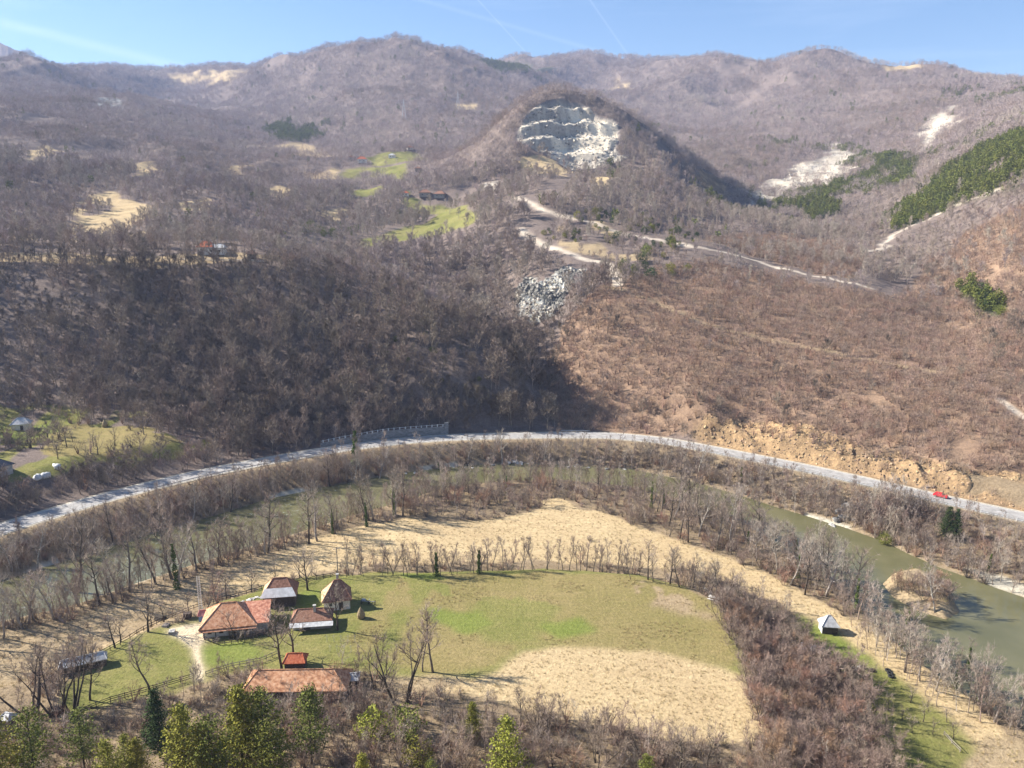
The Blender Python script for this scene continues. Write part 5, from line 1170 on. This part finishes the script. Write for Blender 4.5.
fence('garden_fence', 'dark fence around the yard in front of the farmhouse', [(205, 640), (218, 645), (240, 643), (270, 634)], 1.0, 2, wood_d, 1.2)
fence('orchard_fence', 'pale rail fence along the right edge of the small orchard', [(944, 735), (952, 744), (960, 752)], .8, 2, wood_g, 1.8, wd=.7)
fence('terrace_fence', 'low pale fence in front of the red-roofed house on the high terrace', [(180, 261), (215, 262), (265, 263)], 1.3, 2, wood_p, 3, wd=1.6)
# vines in the garden behind the barn
for i in range(10):
    x, y = P1(327 + (i % 5) * 7 + (i // 5) * 3, 642 + (i // 5) * 10); M = MB(); M.tube([(0, 0, -.2), (.03, .02, .9), (0, .05, 1.7)], [.05, .045, .03], 5); M.tube([(-.4, 0, 1.35), (.4, .04, 1.4)], [.02, .02], 3)
    o = M.obj('garden_stake', wood_p); o.location = (x, y, float(height(x, y))); tag(o, 'pale garden stake in the vegetable plot between cottage and barn', 'stake', 'garden stakes in the plot')
# hay rake / farm implement
h_ = hit(368, 604); e = empty('hay_rake', h_.x, h_.y, h_.z, R(-8), 'old dark farm implement with iron wheels standing on the grass right of the cottage', 'farm implement')
M = MB(); M.box((0, 0, .7), (3.6, .14, .12)); M.box((0, .7, .6), (.1, 1.6, .1)); M.box((-1.2, .4, .75), (.9, .7, .35), rx=.2); M.obj('frame', metal_g, e)
for x in (-1.6, 0.2, 1.7):
    M = MB(); w2 = torus(.5, .05); M.v = [v_[:, [2, 0, 1]] + np.array([x, 0, .52]) for v_ in w2.v]; M.f = w2.f; M.n = w2.n
    for k_ in range(4): a = k_ * .785; M.tube([(x + .05, -.5 * math.cos(a), .52 - .5 * math.sin(a)), (x + .05, .5 * math.cos(a), .52 + .5 * math.sin(a))], [.02, .02], 3)
    M.obj('wheel', rubber, e)
M = MB()
for i in range(12): M.tube([(-1.7 + .3 * i, .05, .7), (-1.7 + .3 * i, -.5, .55), (-1.7 + .3 * i, -.6, .03)], [.03, .03, .02], 3)
M.obj('tine', rubber, e)
h_ = hit(361, 617)
# haystack: stacked round a pole
def haystack(px, py, s, lb):
    h_ = hit(px, py); e = empty('haystack', h_.x, h_.y, h_.z, 0, lb, 'haystack'); M = MB(); prof = [(0, .75), (.4, 1.0), (1.1, 1.05), (1.9, .8), (2.6, .42), (3.1, .1)]
    n = 12; v = [(s * r * (1 + .08 * math.sin(3 * a_ * 6.28 / n + z)) * math.cos(a_ * 6.2832 / n), s * r * math.sin(a_ * 6.2832 / n), s * z - .05) for z, r in prof for a_ in range(n)]
    M.add(v, [(j * n + i, j * n + (i + 1) % n, (j + 1) * n + (i + 1) % n, (j + 1) * n + i) for j in range(len(prof) - 1) for i in range(n)] + [tuple(range(5 * n, 6 * n))]); M.obj('hay', hay_m, e)
    M = MB(); M.tube([(0, 0, 2.6 * s), (.05, 0, 3.9 * s)], [.05, .04], 5); M.obj('pole', wood_d, e)
haystack(361, 618, .9, 'dark pointed haystack on a pole right of the cottage')
haystack(105, 427, 1.0, 'dark pointed haystack on the green terrace at the left')
# dark heaps, tank, pallets left of the farm
h_ = hit(188, 618); e = empty('water_tank', h_.x, h_.y, h_.z, .2, 'dark square water tank at the fence left of the well house', 'tank')
M = MB(); M.box((0, 0, .75), (1.6, 1.3, 1.2)); M.obj('tank', wood_d, e); M = MB()
for x in (-.6, .6): M.box((x, 0, .08), (.15, 1.2, .16))
M.obj('runner', wood_g, e)
def pallet(px, py, rz, lb, n=3):
    h_ = hit(px, py); e = empty('pallet_stack', h_.x, h_.y, h_.z, R(rz), lb, 'pallets');
    for q_ in range(n):
        M = MB()
        for i in range(5): M.box((-.5 + i * .25, 0, .19 + q_ * .2), (.18, 1.5, .03))
        for y in (-.65, 0, .65): M.box((0, y, .09 + q_ * .2), (1.3, .12, .14))
        M.obj('pallet', wood_p if q_ % 2 == 0 else wood_g, e)
pallet(172, 633, 15, 'pale stacked pallets on the yard left of the sandy path'); pallet(166, 626, -10, 'grey stacked pallets behind the pale ones at the fence', 2)
def logpile(px, py, rz, nx, ny, lb):
    h_ = hit(px, py); e = empty('log_pile', h_.x, h_.y, h_.z, R(rz), lb, 'log pile')
    for j in range(ny):
        for i in range(nx - j): M = MB(); M.tube([((i + j * .5) * .34 - nx * .17, -1.1 + rng.normal() * .06, .17 + j * .29), ((i + j * .5) * .34 - nx * .17, 1.1 + rng.normal() * .06, .17 + j * .29)], [.16, .15], 7); M.obj('log', bark_dark, e)
logpile(58, 713, 20, 7, 4, 'dark log heap under the forked trees left of the fence end'); logpile(71, 719, -20, 6, 3, 'smaller dark log heap beside the fence end at the lower left'); logpile(161, 619, 70, 6, 3, 'dark wood pile by the river-side fence left of the pallets')
# ---------------- far houses
house('terrace_house', 'house with a small red roof and pale walls on the high terrace at the left', 'house', 207, 254, 8, 8, 7, 3.6, 6.6, -1.5, 1.5, O4(tile_r), wall_w, .5, wins=(('front', -2, 2.4, 1, 1.2), ('front', 1.5, 2.4, 1, 1.2)), doors=(('front', 3, 1, 2),))
house('terrace_annex', 'long grey-roofed building joined to the right of the terrace house', 'house', 217, 254, 6, 9, 6, 3.2, 5.0, -3.5, 3.5, O4(tile_g), wall_w, .4, wins=(('front', -2, 1.8, 1.2, 1.0), ('front', 2, 1.8, 1.2, 1.0)))
house('hay_shed', 'small dark shed with a pale roof edge among trees on the terrace rim', 'shed', 252, 259, 20, 4.5, 4, 2.6, 4.6, -.4, .4, O4(tile_b), wood_d, .4)
house('stone_hut', 'grey roofed hut with white walls on the green terrace at the far left', 'hut', 22, 429, 20, 6.0, 4.6, 2.3, 4.4, -1.2, 1.2, O4(tile_g), wall_w, .5, doors=(('front', .5, 1, 1.9),))
house('roadside_house', 'dark grey roof cut by the left edge of the picture above the road', 'house', -8, 474, -30, 10, 8, 3, 6, -2, 2, O4(noise_mat('roof_slate', (.09, .09, .1), (.17, .17, .18), 2)), wall_g, .6, chim=(2.2, -.8))
for px, py, rz, sz, rm, lb in ((362, 163, 10, 1.0, tile_r, 'far white house with a red roof among the upper fields'), (425, 197, 5, .9, tile_b, 'dark brown house at the top of the long green field'), (440, 198, -8, .85, tile_b, 'second dark brown house, right of the first above the long green field'),
                           (405, 196, 0, .6, tile_r, 'tiny red-roofed shed left of the brown houses'), (352, 160, 15, .7, tile_b, 'small brown house left of the far red-roofed one'), (392, 158, 0, .7, tile_g, 'grey-roofed house among trees above the upper fields'), (410, 150, 20, .7, tile_r, 'small far house with a faded red roof above the grey-roofed one'), (418, 171, 12, .6, tile_b, 'small brown barn at the right end of the upper green field')):
    house('far_house', lb, 'house', px, py, rz, 12 * sz, 9 * sz, 4.5 * sz, 8 * sz, -2 * sz, 2 * sz, O4(rm), wall_w if rm is not tile_b else wood_g, .6, wins=(('front', -2.5 * sz, 2.6 * sz, 1.2, 1.3), ('front', 2.5 * sz, 2.6 * sz, 1.2, 1.3)))
# white wrapped bales / tarps left
for px, py, lb in ((38, 479, 'white tarpaulin-covered pile at the edge of the green terrace'), (46, 477, 'small pale pile just right of the white tarpaulin pile'), (57, 468, 'slanting white sheet-covered pile above the other two')):
    h_ = hit(px, py); M = rock(1.5, 0, .7); o = M.obj('covered_pile', tin_w, None, True); o.location = h_; o.rotation_euler = (0, 0, rng.random() * 3); tag(o, lb, 'covered pile')
# ---------------- road furniture
def road_pt(px, py): w_ = PZ(px, py, ROADZ); d_ = np.hypot(RC[:, 0] - w_[0], RC[:, 1] - w_[1]); return int(np.argmin(d_))
def along(i0, i1, off, z, e, o0): return [(RC[i][0] + RNn[i][0] * off - o0[0], RC[i][1] + RNn[i][1] * off - o0[1], z - o0[2]) for i in range(i0, i1)]
i0, i1 = road_pt(326, 451), road_pt(449, 437); o0 = np.array([RC[i0][0], RC[i0][1], ROADZ])
e = empty('retaining_wall', *o0, 0, 'grey concrete retaining wall with white parapet pillars behind the left bend of the road', 'wall')
P_ = along(i0, i1, 5.9, ROADZ, e, o0); Q_ = along(i0, i1, 6.5, ROADZ, e, o0); M = MB(); k = len(P_); hh = [1.6 + 1.6 * min(1, i / (k * .5)) for i in range(k)]
v = [(*p[:2], -.4) for p in P_] + [(p[0], p[1], h__) for p, h__ in zip(P_, hh)] + [(q_[0], q_[1], h__) for q_, h__ in zip(Q_, hh)] + [(*q_[:2], -.4) for q_ in Q_]
f = []
for i in range(k - 1):
    for a in range(3): f.append((a * k + i, a * k + i + 1, (a + 1) * k + i + 1, (a + 1) * k + i))
f += [(0, k, 2 * k, 3 * k), (k - 1, 4 * k - 1, 3 * k - 1, 2 * k - 1)]
M.add(v, f); M.obj('wall', conc, e)
for i in range(1, k, 2):
    M = MB(); M.box((.5 * (P_[i][0] + Q_[i][0]), .5 * (P_[i][1] + Q_[i][1]), hh[i] + .45), (.4, .4, .9)); M.obj('pillar', tin_w, e)
M = MB(); M.tube([(p[0], p[1] + .25, h__ + .75) for p, h__ in zip(P_, hh)], [.07] * k, 4); M.obj('rail', tin_w, e)
h_i = i1 - 1; M = MB(); M.box((P_[-1][0] + .2, P_[-1][1] + .5, 2.2), (1.6, 1.6, 5.2)); M.obj('end_block', conc, e)
def guard(px0, px1, off, lb, name='guardrail', step=1):
    i0, i1 = road_pt(*px0), road_pt(*px1); o0 = np.array([RC[i0][0], RC[i0][1], ROADZ]); e = empty(name, *o0, 0, lb, 'guardrail')
    P_ = along(i0, i1, off, ROADZ, e, o0); k = len(P_); v = [(p[0], p[1], z) for z in (.48, .80) for p in P_] + [(p[0], p[1] + .05, z) for z in (.48, .80) for p in P_]
    M = MB(); M.add(v, [(i, i + 1, k + i + 1, k + i) for i in range(k - 1)] + [(2 * k + i, 3 * k + i, 3 * k + i + 1, 2 * k + i + 1) for i in range(k - 1)] + [(k + i, k + i + 1, 3 * k + i + 1, 3 * k + i) for i in range(k - 1)]); M.obj('rail', metal_g, e)
    for i in range(0, k, 2): M = MB(); M.box((P_[i][0], P_[i][1] + .12, .3), (.12, .12, .95)); M.obj('post', metal_g, e)
guard((700, 447), (1080, 530), -4.7, 'grey steel guardrail on the river side of the road, right half')
guard((150, 486), (330, 451), -4.7, 'grey steel guardrail on the river side of the road, left part')
guard((562, 435), (592, 435), 5.0, 'short pale metal barrier on the hill side at the middle of the road', 'road_barrier')
# red car
i = road_pt(938, 498); p = RC[i] + RNn[i] * (1.7); a = math.atan2(tg[i][1], tg[i][0])
e = empty('parked_car' if False else 'red_car', p[0], p[1], ROADZ + .055, a, 'red car driving on the right part of the road', 'car')
pr = [(-2.1, .35), (-2.1, .85), (-1.9, 1.0), (-1.5, 1.42), (.35, 1.45), (1.05, .98), (1.95, .82), (2.1, .6), (2.1, .35)]
M = MB(); n = len(pr); v = []
for s, ins in ((-1, 0), (1, 0)):
    for x, z in pr: v.append((x, s * (.84 if z < 1.05 else .66), z))
M.add(v, [tuple(range(n))[::-1], tuple(range(n, 2 * n))] + [(i_, (i_ + 1) % n, (i_ + 1) % n + n, i_ + n) for i_ in range(n)]); M.obj('body', red_p, e)
M = MB()
for s in (-1, 1): M.add([(-1.65, s * .80, 1.03), (.85, s * .80, 1.03), (.30, s * .69, 1.38), (-1.4, s * .69, 1.38)], [(0, 1, 2, 3)])
M.add([(.42, -.6, 1.43), (.42, .6, 1.43), (1.04, .72, 1.03), (1.04, -.72, 1.03)], [(0, 1, 2, 3)]); M.add([(-1.55, -.6, 1.42), (-1.55, .6, 1.42), (-1.92, .72, 1.03), (-1.92, -.72, 1.03)], [(0, 1, 2, 3)]); M.obj('window', glassm, e)
for x in (-1.3, 1.3):
    for y in (-.8, .8):
        M = MB(); w2 = torus(.24, .09); M.v = [v_[:, [0, 2, 1]] + np.array([x, y - .09, .33]) for v_ in w2.v]; M.f = w2.f; M.n = w2.n; wl_ = M.obj('wheel', rubber, e)
        M = MB(); M.tube([(x, y - .07, .33), (x, y + .07, .33)], [.17, .17], 10); M.obj('rim', metal_g, wl_)
for s in (-1, 1): M = MB(); M.box((2.08, s * .6, .68), (.06, .3, .14)); M.obj('headlight', tin_w, e)
# roadside delineator posts
for j, i in enumerate(range(road_pt(470, 436), road_pt(1080, 530), 9)):
    p = RC[i] - RNn[i] * 4.95; M = MB(); M.box((0, 0, .5), (.12, .12, 1.1)); M.box((0, 0, .9), (.14, .14, .18)); o = M.obj('marker_post', tin_w); o.location = (p[0], p[1], ROADZ - .02); tag(o, 'small white marker post along the river-side edge of the road', 'post', 'marker posts along the road')
# wooden utility poles
def upole(px, py, H, lb):
    h_ = hit(px, py); e = empty('utility_pole', h_.x, h_.y, h_.z, .5, lb, 'pole'); M = MB(); M.tube([(0, 0, -.5), (0, 0, H)], [.15, .10], 7); M.obj('pole', wood_g, e); M = MB(); M.box((0, 0, H - .5), (1.8, .12, .12)); M.obj('crossarm', wood_g, e)
    M = MB()
    for x in (-.8, 0, .8): M.tube([(x, 0, H - .45), (x, 0, H - .2)], [.05, .04], 5)
    M.obj('insulator', tin_w, e)
upole(338, 578, 8.5, 'wooden utility pole behind the cottage at the end of the paddock fence')
# steel pylon on the far slope
for px, py, lb in ((404, 118, 'faint steel pylon on the far left mountain slope'), (458, 108, 'second faint steel pylon, right of the first on the far slope')):
    h_ = hit(px, py); e = empty('power_pylon', h_.x, h_.y, h_.z - 1, .3, lb, 'pylon')
    for sx in (-1, 1):
        for sy in (-1, 1): M = MB(); M.tube([(sx * 3.5, sy * 3.5, 0), (sx * .8, sy * .8, 24), (sx * .2, sy * .2, 34)], [.3, .24, .2], 4); M.obj('leg', metal_g, e)
    for z, s in ((22, 6.5), (28, 5)): M = MB(); M.tube([(-s, 0, z), (s, 0, z)], [.25, .25], 4); M.obj('crossarm', metal_g, e)
# ------------------------------------------------------------------ air
hv = MB(); hv.box((0, 3600, 395), (16000, 13200, 830)); ho = hv.obj('haze', None); tag(ho, 'thin pale blue haze filling the valley air', 'haze', kind='stuff')
hm = bpy.data.materials.new('haze'); hm.use_nodes = True; hn = hm.node_tree; hn.nodes.clear(); pv = hn.nodes.new('ShaderNodeVolumePrincipled'); mo = hn.nodes.new('ShaderNodeOutputMaterial')
pv.inputs['Color'].default_value = (.55, .66, 1.0, 1); pv.inputs['Density'].default_value = HAZE; pv.inputs['Anisotropy'].default_value = .1
hn.links.new(pv.outputs[0], mo.inputs['Volume']); ho.data.materials.append(hm)

grow_at(pxline([(222, 640), (245, 638), (268, 632), (280, 626)], 12, .5), 'bare_shrub', [shr[0], shr[3], shr[4]], .6, 1.0, 'bare garden shrub against the front of the farmhouse', 'shrub', 'garden shrubs in front of the farmhouse')
